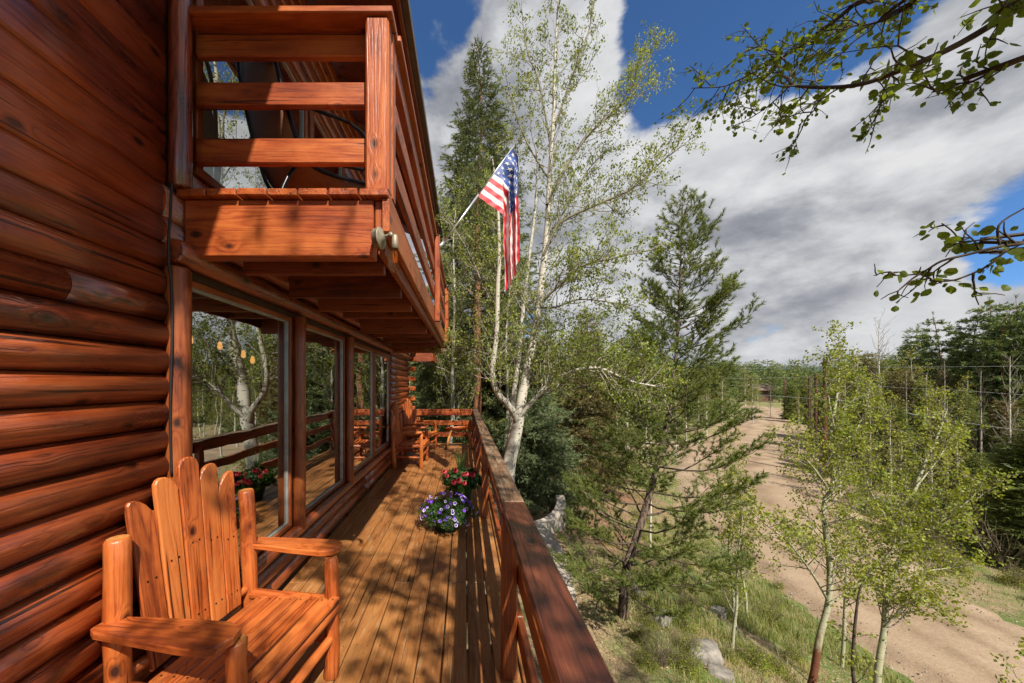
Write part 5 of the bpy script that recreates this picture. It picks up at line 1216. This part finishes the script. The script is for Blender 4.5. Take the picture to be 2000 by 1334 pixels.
# tall pines on the right
TP = ((1832, 612, 33, 1), (1790, 640, 36, 3), (1880, 655, 38, 2), (1908, 600, 30, 2), (1935, 584, 29, 1), (1962, 596, 27, 2), (1990, 578, 28, 1), (2020, 590, 26, 2), (1768, 668, 42, 1), (1945, 640, 36, 0), (1915, 660, 33, 3), (1860, 690, 40, 0), (1985, 650, 34, 0), (2060, 600, 27, 1), (2110, 590, 29, 2))
for n_, (px, py, Y, v_) in enumerate(TP):
    tree_copy('pine_tree', nth(TP, n_) + ' from the left of the tall dark pines at the right edge', 'a', V1[v_], *at(px, Y), topH(px, py, Y), 'red_bark', 'far_needle', 'tall pines at the right edge beyond the road')
# dense young conifers and leafing trees behind the saplings
YC = ((1660, 720, 34, 0), (1690, 690, 38, 3), (1735, 700, 33, 0), (1620, 735, 42, 3), (1760, 720, 28, 3), (1800, 740, 27, 0), (1700, 760, 25, 3), (1850, 730, 30, 3), (1880, 760, 26, 0), (1900, 800, 22, 3), (1960, 780, 22, 0), (1665, 790, 27, 3), (1750, 790, 23, 3), (1990, 830, 19, 3), (1930, 830, 24, 0), (2030, 760, 20, 0), (1830, 800, 24, 0), (1570, 740, 60, 0), (1545, 745, 66, 3))
for n_, (px, py, Y, v_) in enumerate(YC):
    tree_copy('young_conifer', nth(YC, n_) + ' from the left of the green conifers in the thicket across the road', 'a', V1[v_], *at(px, Y), topH(px, py, Y), 'red_bark', ('pine_needle', 'brown_spruce_needle')[n_ % 3 == 1], 'young conifers across the road', wide=1.3)
LA = ((1675, 700, 30), (1720, 735, 26), (1780, 690, 30), (1810, 725, 25), (1640, 750, 33), (1740, 780, 21), (1690, 800, 22), (1850, 770, 22), (1600, 760, 45), (1890, 740, 27), (1560, 765, 52), (1470, 735, 60), (1455, 715, 70), (1480, 742, 80))
for n_, (px, py, Y) in enumerate(LA):
    tree_copy('leafing_aspen', nth(LA, n_) + ' from the left of the yellow green leafing trees across the road', 'a', V3[n_ % 3], *at(px, Y), topH(px, py, Y), 'aspen_bark', 'young_leaf', 'leafing trees across the road', 8.0)
tree_copy('bare_aspen', 'bare grey tree with a rounded crown above the thicket, before the tall pines', 'a', V4[0], *at(1716, 32), topH(1716, 622, 32), 'aspen_bark', 'young_leaf', 'bare trees', 9.0)
tree_copy('bare_aspen', 'pale bare birch like trunk near the right edge of the photo, below the tall pines', 'a', V4[0], *at(1972, 19), topH(1972, 690, 19), 'aspen_bark', 'young_leaf', 'bare trees', 9.0, .8)
NB_ = [(1650, 700, 30), (1770, 720, 24), (1845, 700, 26), (1915, 720, 21), (1585, 735, 38), (1700, 745, 21), (1505, 745, 70)]
for n_, (px, py, Y) in enumerate(NB_): tree_copy('bare_aspen', nth(NB_, n_) + ' from the left of the bare brown trees in the thicket', 'a', V4[0], *at(px, Y), topH(px, py, Y), 'pale_twig_bark', 'young_leaf', 'bare brown trees in the thicket', 9.0, 1.1)
# behind the pine and beyond the side road
CB = ((1212, 655, 46, 1), (1233, 650, 48, 0), (1256, 640, 44, 3), (1282, 660, 50, 0), (1190, 690, 40, 3), (1300, 690, 48, 3), (1330, 700, 55, 0), (1360, 705, 60, 3), (1395, 695, 62, 0), (1240, 700, 52, 0), (1275, 720, 56, 3), (1420, 700, 75, 1), (1120, 660, 44, 0), (1085, 670, 40, 3), (1160, 650, 52, 1))
for n_, (px, py, Y, v_) in enumerate(CB):
    tree_copy('conifer', nth(CB, n_) + ' from the left of the dark conifers beyond the side road', 'a', V1[v_], *at(px, Y), topH(px, py, Y), 'red_bark', 'far_needle', 'conifers beyond the side road', wide=1.25)
AB = ((1225, 690, 34), (1262, 700, 36), (1300, 715, 38), (1340, 712, 42), (1380, 720, 46), (1410, 728, 55), (1205, 715, 38), (1320, 730, 34), (1365, 740, 40))
for n_, (px, py, Y) in enumerate(AB):
    tree_copy('leafing_aspen', nth(AB, n_) + ' from the left of the light green aspens beyond the side road', 'a', V3[n_ % 3], *at(px, Y), topH(px, py, Y), 'aspen_bark', 'young_leaf', 'leafing aspens beyond the side road', 8.0)
# behind the house end, on the hill to the left
for n_ in range(34):
    px = 790 + (n_ * 13.7) % 290; Y = 62 + (n_ * 29) % 44; tree_copy('forest_tree', 'forest conifer on the hill behind the far end of the deck', 'a', V1[n_ % 4], *at(px, Y), rt.uniform(11, 17), 'red_bark', 'far_needle', 'forest trees behind the house', wide=1.1)
for n_ in range(12):
    px = 800 + (n_ * 23.9) % 260; Y = 58 + (n_ * 17) % 30; tree_copy('forest_aspen', 'white trunked aspen on the hill behind the far end of the deck', 'a', V3[n_ % 3], *at(px, Y), rt.uniform(8, 12), 'aspen_bark', 'young_leaf', 'forest aspens behind the house', 8.0)
# the tree line on the horizon
for n_ in range(118):
    px = 1170 + (n_ * 61.8) % 760 + rt.uniform(-3, 3); Y = 125 + (n_ * 37) % 95; py = rt.uniform(702, 722) + (8 if px > 1560 and px < 1620 else 0)
    if px > 1640: py -= rt.uniform(0, 18)
    tree_copy('horizon_pine', 'distant pine in the tree line on the horizon', 'a', V2[n_ % 3], *at(px, Y), max(9, topH(px, py, Y)), 'red_bark', 'far_needle', 'pines in the distant tree line', wide=1.15)
# the forest floor mass behind it reads as one dark band
rng = np.random.default_rng(9); mb = MB()
n = 26000; PX = rng.uniform(1100, 2300, n); YY_ = rng.uniform(150, 420, n); X_ = (PX - 907) * YY_ / F; Zg_ = h_smooth(X_, YY_); Z_ = Zg_ + rng.uniform(0, 1, n) ** 1.3 * 13
needles(mb, np.stack([X_, YY_, Z_], -1), rng.normal(size=(n, 3)) + np.array([0, 0, .8]), np.full(n, 1.6), 3, .35, rng)
obj('far_forest', mb.mesh('far_forest'), None, Matrix.Identity(4), 'far_needle', 'stuff')
# undergrowth: bare willows and bushes
def bush(seed, n, h, sp, curl=.25):
    rng = np.random.default_rng(seed); mb = MB()
    for k in range(n):
        a = rng.uniform(0, 6.28); r_ = sp * rng.random() ** .5; p = np.array([.25 * math.cos(a) * rng.random(), .25 * math.sin(a) * rng.random(), 0]); d = unit(np.array([math.cos(a) * r_ / h, math.sin(a) * r_ / h, 1.0])); hh = h * rng.uniform(.5, 1.05); pts = [p]
        for j in range(5): d = unit(d + rng.normal(0, .12, 3)); pts.append(pts[-1] + d * hh / 5)
        pts = np.array(pts); add_tube(mb, pts, np.linspace(.016, .004, 6), 3)
        for j in range(4):
            i = rng.integers(2, 5); d2 = unit(pts[i + 1] - pts[i] + rng.normal(0, .4, 3)); add_tube(mb, [pts[i], pts[i] + d2 * hh * .14, pts[i] + d2 * hh * .22 + np.array([0, 0, .1])], [.007, .005, .003], 3)
    return mb.mesh('stems', True)
B1 = [bush(80 + k, 60, 3.0, 1.6) for k in range(3)]
leafy_b = []
for k in range(3):
    rng = np.random.default_rng(90 + k); mb = MB(); n = 2600; d = rng.normal(size=(n, 3)); d /= np.linalg.norm(d, axis=1)[:, None]; d[:, 2] = np.abs(d[:, 2]); rr_ = rng.uniform(.25, 1, n) ** .6 * (1 + .2 * np.sin(d[:, 0] * 6 + k) * np.cos(d[:, 1] * 5))
    leaves_mb(mb, d * rr_[:, None] * np.array([1.5, 1.5, 2.0]), rng.normal(size=(n, 3)), rng.uniform(.03, .07, n), rng, .8, .1); leafy_b.append(mb.mesh('leaves'))
def bush_copy(name, label, group, x, y, s_, kind, mat1, mat2=None):
    z = hg(x, y) - .05; o = bpy.data.objects.new(name, None); C.objects.link(o); rr_ = random.Random(int(x * 31 + y * 77))
    set_m(o, Matrix.Translation((x, y, z)) @ Matrix.Rotation(rr_.uniform(0, 6.28), 4, 'Z') @ Matrix.Scale(s_, 4)); o['label'] = label; o['category'] = 'bush'; o['group'] = group
    parts = [('stems', B1[kind], mat1)] + ([('leaves', leafy_b[kind], mat2)] if mat2 else [])
    for nm, me, mt in parts:
        k2 = (me.name, mt)
        if k2 not in TREES: m2 = me.copy(); m2.materials.clear(); m2.materials.append(MATS[mt]); TREES[k2] = m2
        c_ = obj(nm, TREES[k2], o); c_['kind'] = 'stuff'
BW = []; GB = []
for n_ in range(44):
    px = 1560 + (n_ * 47.3) % 500; Y = 12.5 + (n_ * 5.3) % 20; x, y = at(px, Y)
    if dist_road(np.array([x]), np.array([y]), ROAD1)[0] < 2.2 or x > Y * 2: continue
    BW.append((px, x, y))
BW = BW[:20]
for n_, (px, x, y) in enumerate(BW): bush_copy('willow_bush', nth(BW, n_) + ' from the left of the bare brown willow bushes across the road', 'bare willow bushes across the road', x, y, rt.uniform(.5, .95), n_ % 3, 'dry_twig')
for n_ in range(60):
    px = 1555 + (n_ * 53.3) % 520; Y = 12 + (n_ * 7.7) % 34; x, y = at(px, Y)
    if dist_road(np.array([x]), np.array([y]), ROAD1)[0] < 2.0: continue
    bush_copy('green_bush', 'low green bush in the hollow across the road', 'green bushes across the road', x, y, rt.uniform(.4, .9), n_ % 3, 'dry_twig', 'young_leaf' if n_ % 3 else 'pine_needle')
NT_ = [(1985, 850, 13.5, 3), (2050, 800, 13, 0), (1945, 900, 15.5, 3), (2120, 780, 14, 0), (1905, 880, 17.5, 0)]
for n_, (px, py, Y, v_) in enumerate(NT_):
    tree_copy('young_conifer', nth(NT_, n_) + ' from the left of the near yellow green conifers at the right edge', 'a', V1[v_], *at(px, Y), topH(px, py, Y), 'red_bark', 'pine_needle', 'near conifers at the right edge', wide=1.5)
NL_ = [(1590, 850, 24, 0), (1640, 840, 21, 1), (1700, 860, 19, 2), (1760, 850, 18, 0), (1820, 860, 17, 1), (1870, 830, 17, 2), (1560, 830, 32, 1), (1610, 810, 29, 2)]
for n_, (px, py, Y, v_) in enumerate(NL_):
    tree_copy('leafing_aspen', nth(NL_, n_) + ' from the left of the low leafing trees right behind the far verge', 'a', V3[v_], *at(px, Y), topH(px, py, Y), 'aspen_bark', 'young_leaf', 'low leafing trees on the far verge', 8.0, 1.3)
for x, y, s_ in ((9.5, 27, .5), (12.5, 31, .45), (17, 52, .8), (24, 52, .8), (31, 58, .9), (12, 52, .7), (6, 54, .7), (38, 66, 1), (5.2, 24.5, .5)):
    bush_copy('green_bush', 'low green bush beside the side road', 'green bushes beside the side road', x, y, s_, int(x) % 3, 'dry_twig', 'young_leaf')

# ---------------------------------------------------------------- stones, retaining wall, poles, wires
def stone(name, label, x, y, sx, sy, sz, seed, cat='rock', group='grey boulders on the bank', mat='concrete', sink=.35):
    rng = np.random.default_rng(seed); bm = bmesh.new(); bmesh.ops.create_icosphere(bm, subdivisions=3, radius=1)
    ph = rng.uniform(0, 6, 9)
    for v_ in bm.verts:
        p = v_.co; d = 1 + .16 * math.sin(p.x * 2.3 + ph[0]) * math.cos(p.y * 2.1 + ph[1]) + .10 * math.sin(p.z * 4 + ph[2] + p.x * 3) + .07 * math.sin(p.x * 9 + ph[3]) * math.sin(p.y * 8 + ph[4]) + .05 * math.sin(p.x * 5 + p.y * 6 + ph[5]) + rng.normal(0, .018)
        v_.co = Vector((max(-.8, min(.85, p.x * d)) * sx, max(-.85, min(.8, p.y * d)) * sy, max(-.8, min(.72, p.z * d)) * sz))
    me = bpy.data.meshes.new('stone'); bm.to_mesh(me); bm.free(); me.polygons.foreach_set('use_smooth', [True] * len(me.polygons))
    o = obj(name, me, None, Matrix.Translation((x, y, hg(x, y) + sz * (1 - sink) * .4)) @ Matrix.Rotation(rng.uniform(0, 3), 4, 'Z'), mat); return tag(o, label, cat, group)
simple('boulder', (0.21, 0.19, 0.165), 0.95, nscale=7, var=0.55, bumpv=0.9)
def gp_(px, py):                                                 # where the sight line meets the ground
    for Y in np.arange(2.5, 60, .05):
        x, y = at(px, Y)
        if (748 - py) * Y / F <= hg(x, y): return x, y
    return at(px, 30)
for k, (px, py, sx, sy, sz, lb) in enumerate(((1372, 1285, .34, .22, .22, 'big smooth grey boulder at the lower edge, below the pine'), (1290, 1215, .22, .17, .17, 'grey boulder half hidden in grass just above the big smooth one'), (1245, 1165, .20, .12, .16, 'grey stone at the foot of the leaning pine'),
    (1345, 1222, .07, .05, .05, 'small pale stone lying in dry grass right of the boulders'), (1352, 1242, .06, .05, .04, 'small flat pale stone just under another one in the dry grass'), (1400, 1200, .20, .14, .15, 'rough grey rock under the low pine boughs, nearest the road'), (1408, 1325, .2, .14, .12, 'grey rock cut off by the lower edge of the photo'))):
    x, y = gp_(px, py); stone('boulder', lb, x, y, sx, sy, sz, 100 + k, mat='boulder')
for k in range(14):
    x, y = at(1640 + k * 26, 17 + (k * 3.7) % 7); 
    stone('boulder', 'pale stone lying in the grass along the far side of the road', x, y, .22, .16, .13, 130 + k, group='stones on the far verge', mat='boulder')
# curved concrete wall
def sweep_wall(name, label, pts, wd, ht):
    sp = smoothpath(pts, 6); V = []; n = len(sp)
    for i, p in enumerate(sp):
        t_ = (sp[min(i + 1, n - 1)] - sp[max(i - 1, 0)]); t_.z = 0; t_.normalize(); nr = Vector((t_.y, -t_.x, 0)); w_ = wd / 2
        for a, b in ((-1, -1), (-1, 0), (-.9, .02), (.9, .02), (1, 0), (1, -1)): V.append(tuple(p + nr * w_ * a + Vector((0, 0, ht * b if b < 0 else b))))
    mb = MB(); i, j = np.meshgrid(np.arange(n - 1), np.arange(5), indexing='ij'); q = (i * 6 + j).ravel(); mb.add(V, np.stack([q, q + 6, q + 7, q + 1], -1)); mb.raw([list(range(6))]); mb.raw([list(range((n - 1) * 6, n * 6))[::-1]])
    o = obj(name, mb.mesh(name), None, Matrix.Identity(4), 'concrete'); return tag(o, label, 'wall')
sweep_wall('curved_wall', 'low curved pale concrete wall ending in the red mulch below the deck', [P(1093, 968, 11.0), P(1096, 982, 10.4), P(1088, 1000, 9.8), P(1068, 1016, 9.3), P(1040, 1024, 9.0)], .27, .8)
sweep_wall('retaining_wall', 'long pale concrete wall top curving along under the deck railing', [P(1040, 1022, 8.5), P(1062, 1040, 8.1), P(1080, 1068, 7.5), P(1092, 1100, 6.9), P(1102, 1140, 6.3), P(1108, 1200, 5.5), P(1108, 1300, 4.6)], .34, 1.0)
def wire(name, label, pts, r=.008, parent=None):
    mb = MB(); add_tube(mb, smoothpath(pts, 8), r, 5); o = obj(name, mb.mesh(name, True), None, Matrix.Identity(4), 'wire_metal'); return tag(o, label, 'wire', 'overhead wires')
poles = []
for k, (px, py, Y, r, lb) in enumerate(((1611, 702, 26, .15, 'nearest wooden utility pole, reddish, behind the left sapling'), (1593, 731, 34, .14, 'second wooden utility pole from the right, dark and shorter'), (1580, 735, 47, .14, 'third wooden utility pole, thin and dark, near the road bend'), (1532, 740, 75, .14, 'farthest utility pole beside the road'), (1911, 828, 20, .06, 'short dark metal post at right in the bare bushes'))):
    x, y = at(px, Y); z0 = hg(x, y); th = thing('utility_pole' if k < 4 else 'metal_post', lb, 'pole', (x, y, z0)); pole('shaft', th, (x, y, z0 - .2), (x, y, (748 - py) * Y / F), r, r * .72, 'pole_wood' if k < 4 else 'black_metal', bumpy=.01)
    if k < 3:
        zt = (748 - py) * Y / F
        for dz_ in (.3, 1.6): o = beam('cross_arm', th, (x - .16, y - .2, zt - dz_), (x + .35, y - .2, zt - dz_), .06, .08, 'pole_wood')
    poles.append((x, y, (748 - py) * Y / F))
wire('power_line', 'topmost overhead wire running left from the nearest utility pole', [P(1608, 716, 26), P(1520, 719, 30), P(1430, 719, 36), P(1340, 720, 42)])
wire('power_line', 'second overhead wire crossing above the road toward the pine', [P(1608, 736, 26), P(1520, 738, 29), P(1430, 739, 34), P(1330, 738, 40)], .014)
wire('power_line', 'thick lowest overhead wire sagging between the utility poles across the road', [P(1610, 774, 26), P(1590, 778, 28), P(1550, 776, 31), P(1480, 771, 38)], .022)
wire('power_line', 'thin overhead wire just above the thick one', [P(1608, 752, 26), P(1540, 754, 31), P(1480, 754, 38), P(1400, 752, 46)], .012)
wire('power_line', 'overhead wire passing in front of the tall pines on the right', [P(1611, 716, 26), P(1750, 717, 23), P(1900, 716, 20), P(2060, 714, 18)])
wire('power_line', 'middle wire dipping through the thicket at right', [P(1611, 740, 26), P(1740, 756, 23), P(1850, 761, 21), P(2060, 776, 18)])
wire('power_line', 'lowest cable slanting down to the right edge above the bare bushes', [P(1611, 776, 26), P(1820, 816, 22), P(1900, 828, 20), P(2080, 852, 17)], .02)
# brown house far down the road
hx, hy = at(1497, 135); hz = hg(hx, hy); fh = thing('far_house', 'small red brown house with a pinkish roof among trees at the end of the road', 'house', (hx, hy, hz))
vbox('wall', fh, (hx - 3, hy, hz - 2), (hx + 3, hy + 6, hz + 4.2), 'house_red', b=0)
slab('roof', [(hx - 5, hy - 1.5, hz + 4.3), (hx + 4, hy - 1.5, hz + 4.3), (hx + 4, hy + 4, hz + 6.6), (hx - 5, hy + 4, hz + 6.6)], .25, 'house_roof', fh)
for dx in (-2.6, .6): vbox('window', fh, (hx + dx, hy - .06, hz + 1.6), (hx + dx + 1.1, hy - .01, hz + 2.9), 'black_metal', b=0)

# ---------------------------------------------------------------- grass on the bank and the verges
def grass(seed, n, x0, x1, y0, y1, hmin, hmax, wd, seedn=2):
    rng = np.random.default_rng(seed); X = rng.uniform(x0, x1, n); Yg = rng.uniform(y0, y1, n)
    den = vnoise(X, Yg, 1.3, 4) * .6 + vnoise(X, Yg, .45, 6) * .4; dr1 = np.minimum(dist_road(X, Yg, ROAD1), dist_road(X, Yg, ROAD2))
    mul = np.minimum(np.hypot(X - 3.6, Yg - 12.2) / 3.6, np.hypot(X - 5.6, Yg - 16.5) / 3.0)
    keep = (den > rng.uniform(.25, .75, n)) & (dr1 > rng.uniform(-.1, .5, n)) & ((mul > rng.uniform(.8, 1.1, n)) | (rng.random(n) < .06)) & (X > 1.15) & ~((X > 1.3) & (X < 3.35) & (Yg > 4.2) & (Yg < 11.3) & (np.minimum(np.abs(X - 1.85), np.hypot(X - 2.6, (Yg - 9.8) * .6)) < .5) & (rng.random(n) < .85))
    X = X[keep]; Yg = Yg[keep]; Z = h_ground(X, Yg); m_ = len(X); H = (hmin + (hmax - hmin) * rng.uniform(0, 1, m_) ** 2) * (.35 + 1.5 * np.clip(vnoise(X, Yg, .7, 31) * .6 + vnoise(X, Yg, 2.2, 33) * .6 - .15, 0, 1)); a = rng.uniform(0, 6.28, m_); ln = rng.uniform(.1, .75, m_) * H
    w_ = wd * (1 + Yg * .05)
    B = np.stack([X, Yg, Z - .01], -1); sx = np.stack([-np.sin(a) * w_, np.cos(a) * w_, np.zeros(m_)], -1); Md = B + np.stack([np.cos(a) * ln * .35, np.sin(a) * ln * .35, H * .62], -1); Tp = B + np.stack([np.cos(a) * ln, np.sin(a) * ln, H], -1)
    V = np.stack([B - sx, B + sx, Md + sx * .7, Md - sx * .7, Tp], 1).reshape(-1, 3); k = np.arange(m_)[:, None] * 5
    mb = MB(); mb.add(V, k + np.array([[0, 1, 2, 3]])); mb.raw(k + np.array([[3, 2, 4]])); return mb
g = grass(5, 190000, 1.1, 11, 1.5, 17, .04, .24, .0035)
obj('bank_grass', g.mesh('grass'), None, Matrix.Identity(4), 'grass_blade', 'stuff')
g = grass(6, 90000, 4, 30, 8, 48, .07, .22, .006)
obj('verge_grass', g.mesh('grass'), None, Matrix.Identity(4), 'grass_blade', 'stuff')
# dead twigs and shoots lying on the bank
rng = np.random.default_rng(77); mb = MB()
for k in range(500):
    x, y = rng.uniform(1.6, 9.5), rng.uniform(3, 15); z = hg(x, y) + .02; a = rng.uniform(0, 6.28); L = rng.uniform(.1, .45); el = rng.uniform(0, .9) ** 2
    d = np.array([math.cos(a), math.sin(a), el]) * L; add_tube(mb, [np.array([x, y, z]), np.array([x, y, z]) + d * .5 + rng.normal(0, .02, 3), np.array([x, y, z]) + d], [.006, .005, .002], 3)
obj('fallen_twigs', mb.mesh('twigs'), None, Matrix.Identity(4), 'dry_twig', 'stuff')

# fallen leaves and needles lying in drifts on the bank
rng = np.random.default_rng(78); n = 42000; X_ = rng.uniform(1.3, 11, n); Yl = rng.uniform(2, 21, n); k_ = (vnoise(X_, Yl, .8, 12) > rng.uniform(.2, .9, n)) & (dist_road(X_, Yl, ROAD1) > 0.05)
X_ = X_[k_]; Yl = Yl[k_]; mb = MB(); nn = rng.normal(0, .35, (len(X_), 3)); nn[:, 2] = 1
leaves_mb(mb, np.stack([X_, Yl, h_ground(X_, Yl) + .012], -1), nn, rng.uniform(.010, .026, len(X_)), rng, .6, .15)
leafmat('dead_leaf', [(0.10, 0.035, 0.02), (0.25, 0.11, 0.06), (0.42, 0.27, 0.16), (0.5, 0.42, 0.3)], 0.1, 0.8)
obj('leaf_litter', mb.mesh('litter'), None, Matrix.Identity(4), 'dead_leaf', 'stuff')

# low twiggy shrubs scattered on the bank
SH = [(1460, 1060), (1330, 1120), (1420, 1180), (1500, 1220), (1300, 1040), (1240, 1010), (1470, 1300), (1390, 1100), (1550, 1290), (1180, 1060), (1200, 950), (1345, 1000), (1520, 1150), (1290, 1300)]
for n_, (px, py) in enumerate(SH):
    x, y = gp_(px, py); bush_copy('low_shrub', nth(SH, n_) + ' from the left of the low twiggy shrubs on the grassy bank', 'low shrubs on the grassy bank', x, y, (.16, .22, .19, .26)[n_ % 4], n_ % 3, 'dry_twig', 'sapling_leaf' if n_ % 3 != 1 else None)

# pebbles on the road and its edges
rng = np.random.default_rng(91); n = 16000; X_ = rng.uniform(9.5, 26, n); Yl = rng.uniform(6, 34, n); dr_ = dist_road(X_, Yl, ROAD1); k_ = (dr_ < .5) & ((dr_ > -.9) | (rng.random(n) < .35))
X_ = X_[k_]; Yl = Yl[k_]; s_ = rng.uniform(.008, .032, len(X_)) * (.6 + 1.2 * rng.random(len(X_)) ** 3); zc_ = h_smooth(X_, Yl) + .085; th_ = rng.uniform(0, 6.28, len(X_))
base = [np.stack([X_ + s_ * np.cos(th_ + q_ * PI / 2) * rng.uniform(.7, 1.2, len(X_)), Yl + s_ * np.sin(th_ + q_ * PI / 2), zc_ - s_ * .2], -1) for q_ in range(4)]
V = np.stack(base + [np.stack([X_, Yl, zc_ + s_ * .7], -1)], 1).reshape(-1, 3); k = np.arange(len(X_))[:, None] * 5; mb = MB(); mb.add(V, np.concatenate([k + np.array([[q_, (q_ + 1) % 4, 4]]) for q_ in range(4)]))
leafmat('pebble', [(0.14, 0.10, 0.07), (0.27, 0.21, 0.16), (0.42, 0.36, 0.30)], 0.0, 0.9)
obj('road_gravel', mb.mesh('gravel'), None, Matrix.Identity(4), 'pebble', 'stuff')
# bud scales and bits of leaf blown onto the deck
n = 420; X_ = .33 - 1.7 * rng.random(n) ** 1.8; Yl = rng.uniform(1.0, 8.6, n); mb = MB(); nn = rng.normal(0, .5, (n, 3)); nn[:, 2] = 1
leaves_mb(mb, np.stack([X_, Yl, np.full(n, DZ + .006)], -1), nn, rng.uniform(.003, .010, n), rng, .5, .2); obj('deck_litter', mb.mesh('litter'), None, Matrix.Identity(4), 'dead_leaf', 'stuff')

for k in range(44):
    px_, py_ = 1180 + (k * 83.7) % 420, 960 + (k * 57.3) % 370; x, y = gp_(px_, py_)
    if dist_road(np.array([x]), np.array([y]), ROAD1)[0] > .4: bush_copy('leafy_shoot', 'small leafy shoot growing in the grass of the bank', 'small leafy shoots on the bank', x, y, .09 + .10 * ((k * 7) % 5) / 5, k % 3, 'dry_twig', 'sapling_leaf')
for k in range(26):
    Yv = 9.5 + (k * 3.3) % 24; ir = int(np.argmin(np.abs(ROAD1[:, 1] - Yv))); x = ROAD1[ir, 0] + ROAD1[ir, 2] * 1.1 + .8 + (k * .37) % 1.6
    bush_copy('verge_shrub', 'low leafy shrub on the grassy far verge of the road', 'low shrubs on the far verge', x, Yv, .18 + .16 * ((k * 3) % 5) / 5, k % 3, 'dry_twig', ('young_leaf', 'sapling_leaf')[k % 2])
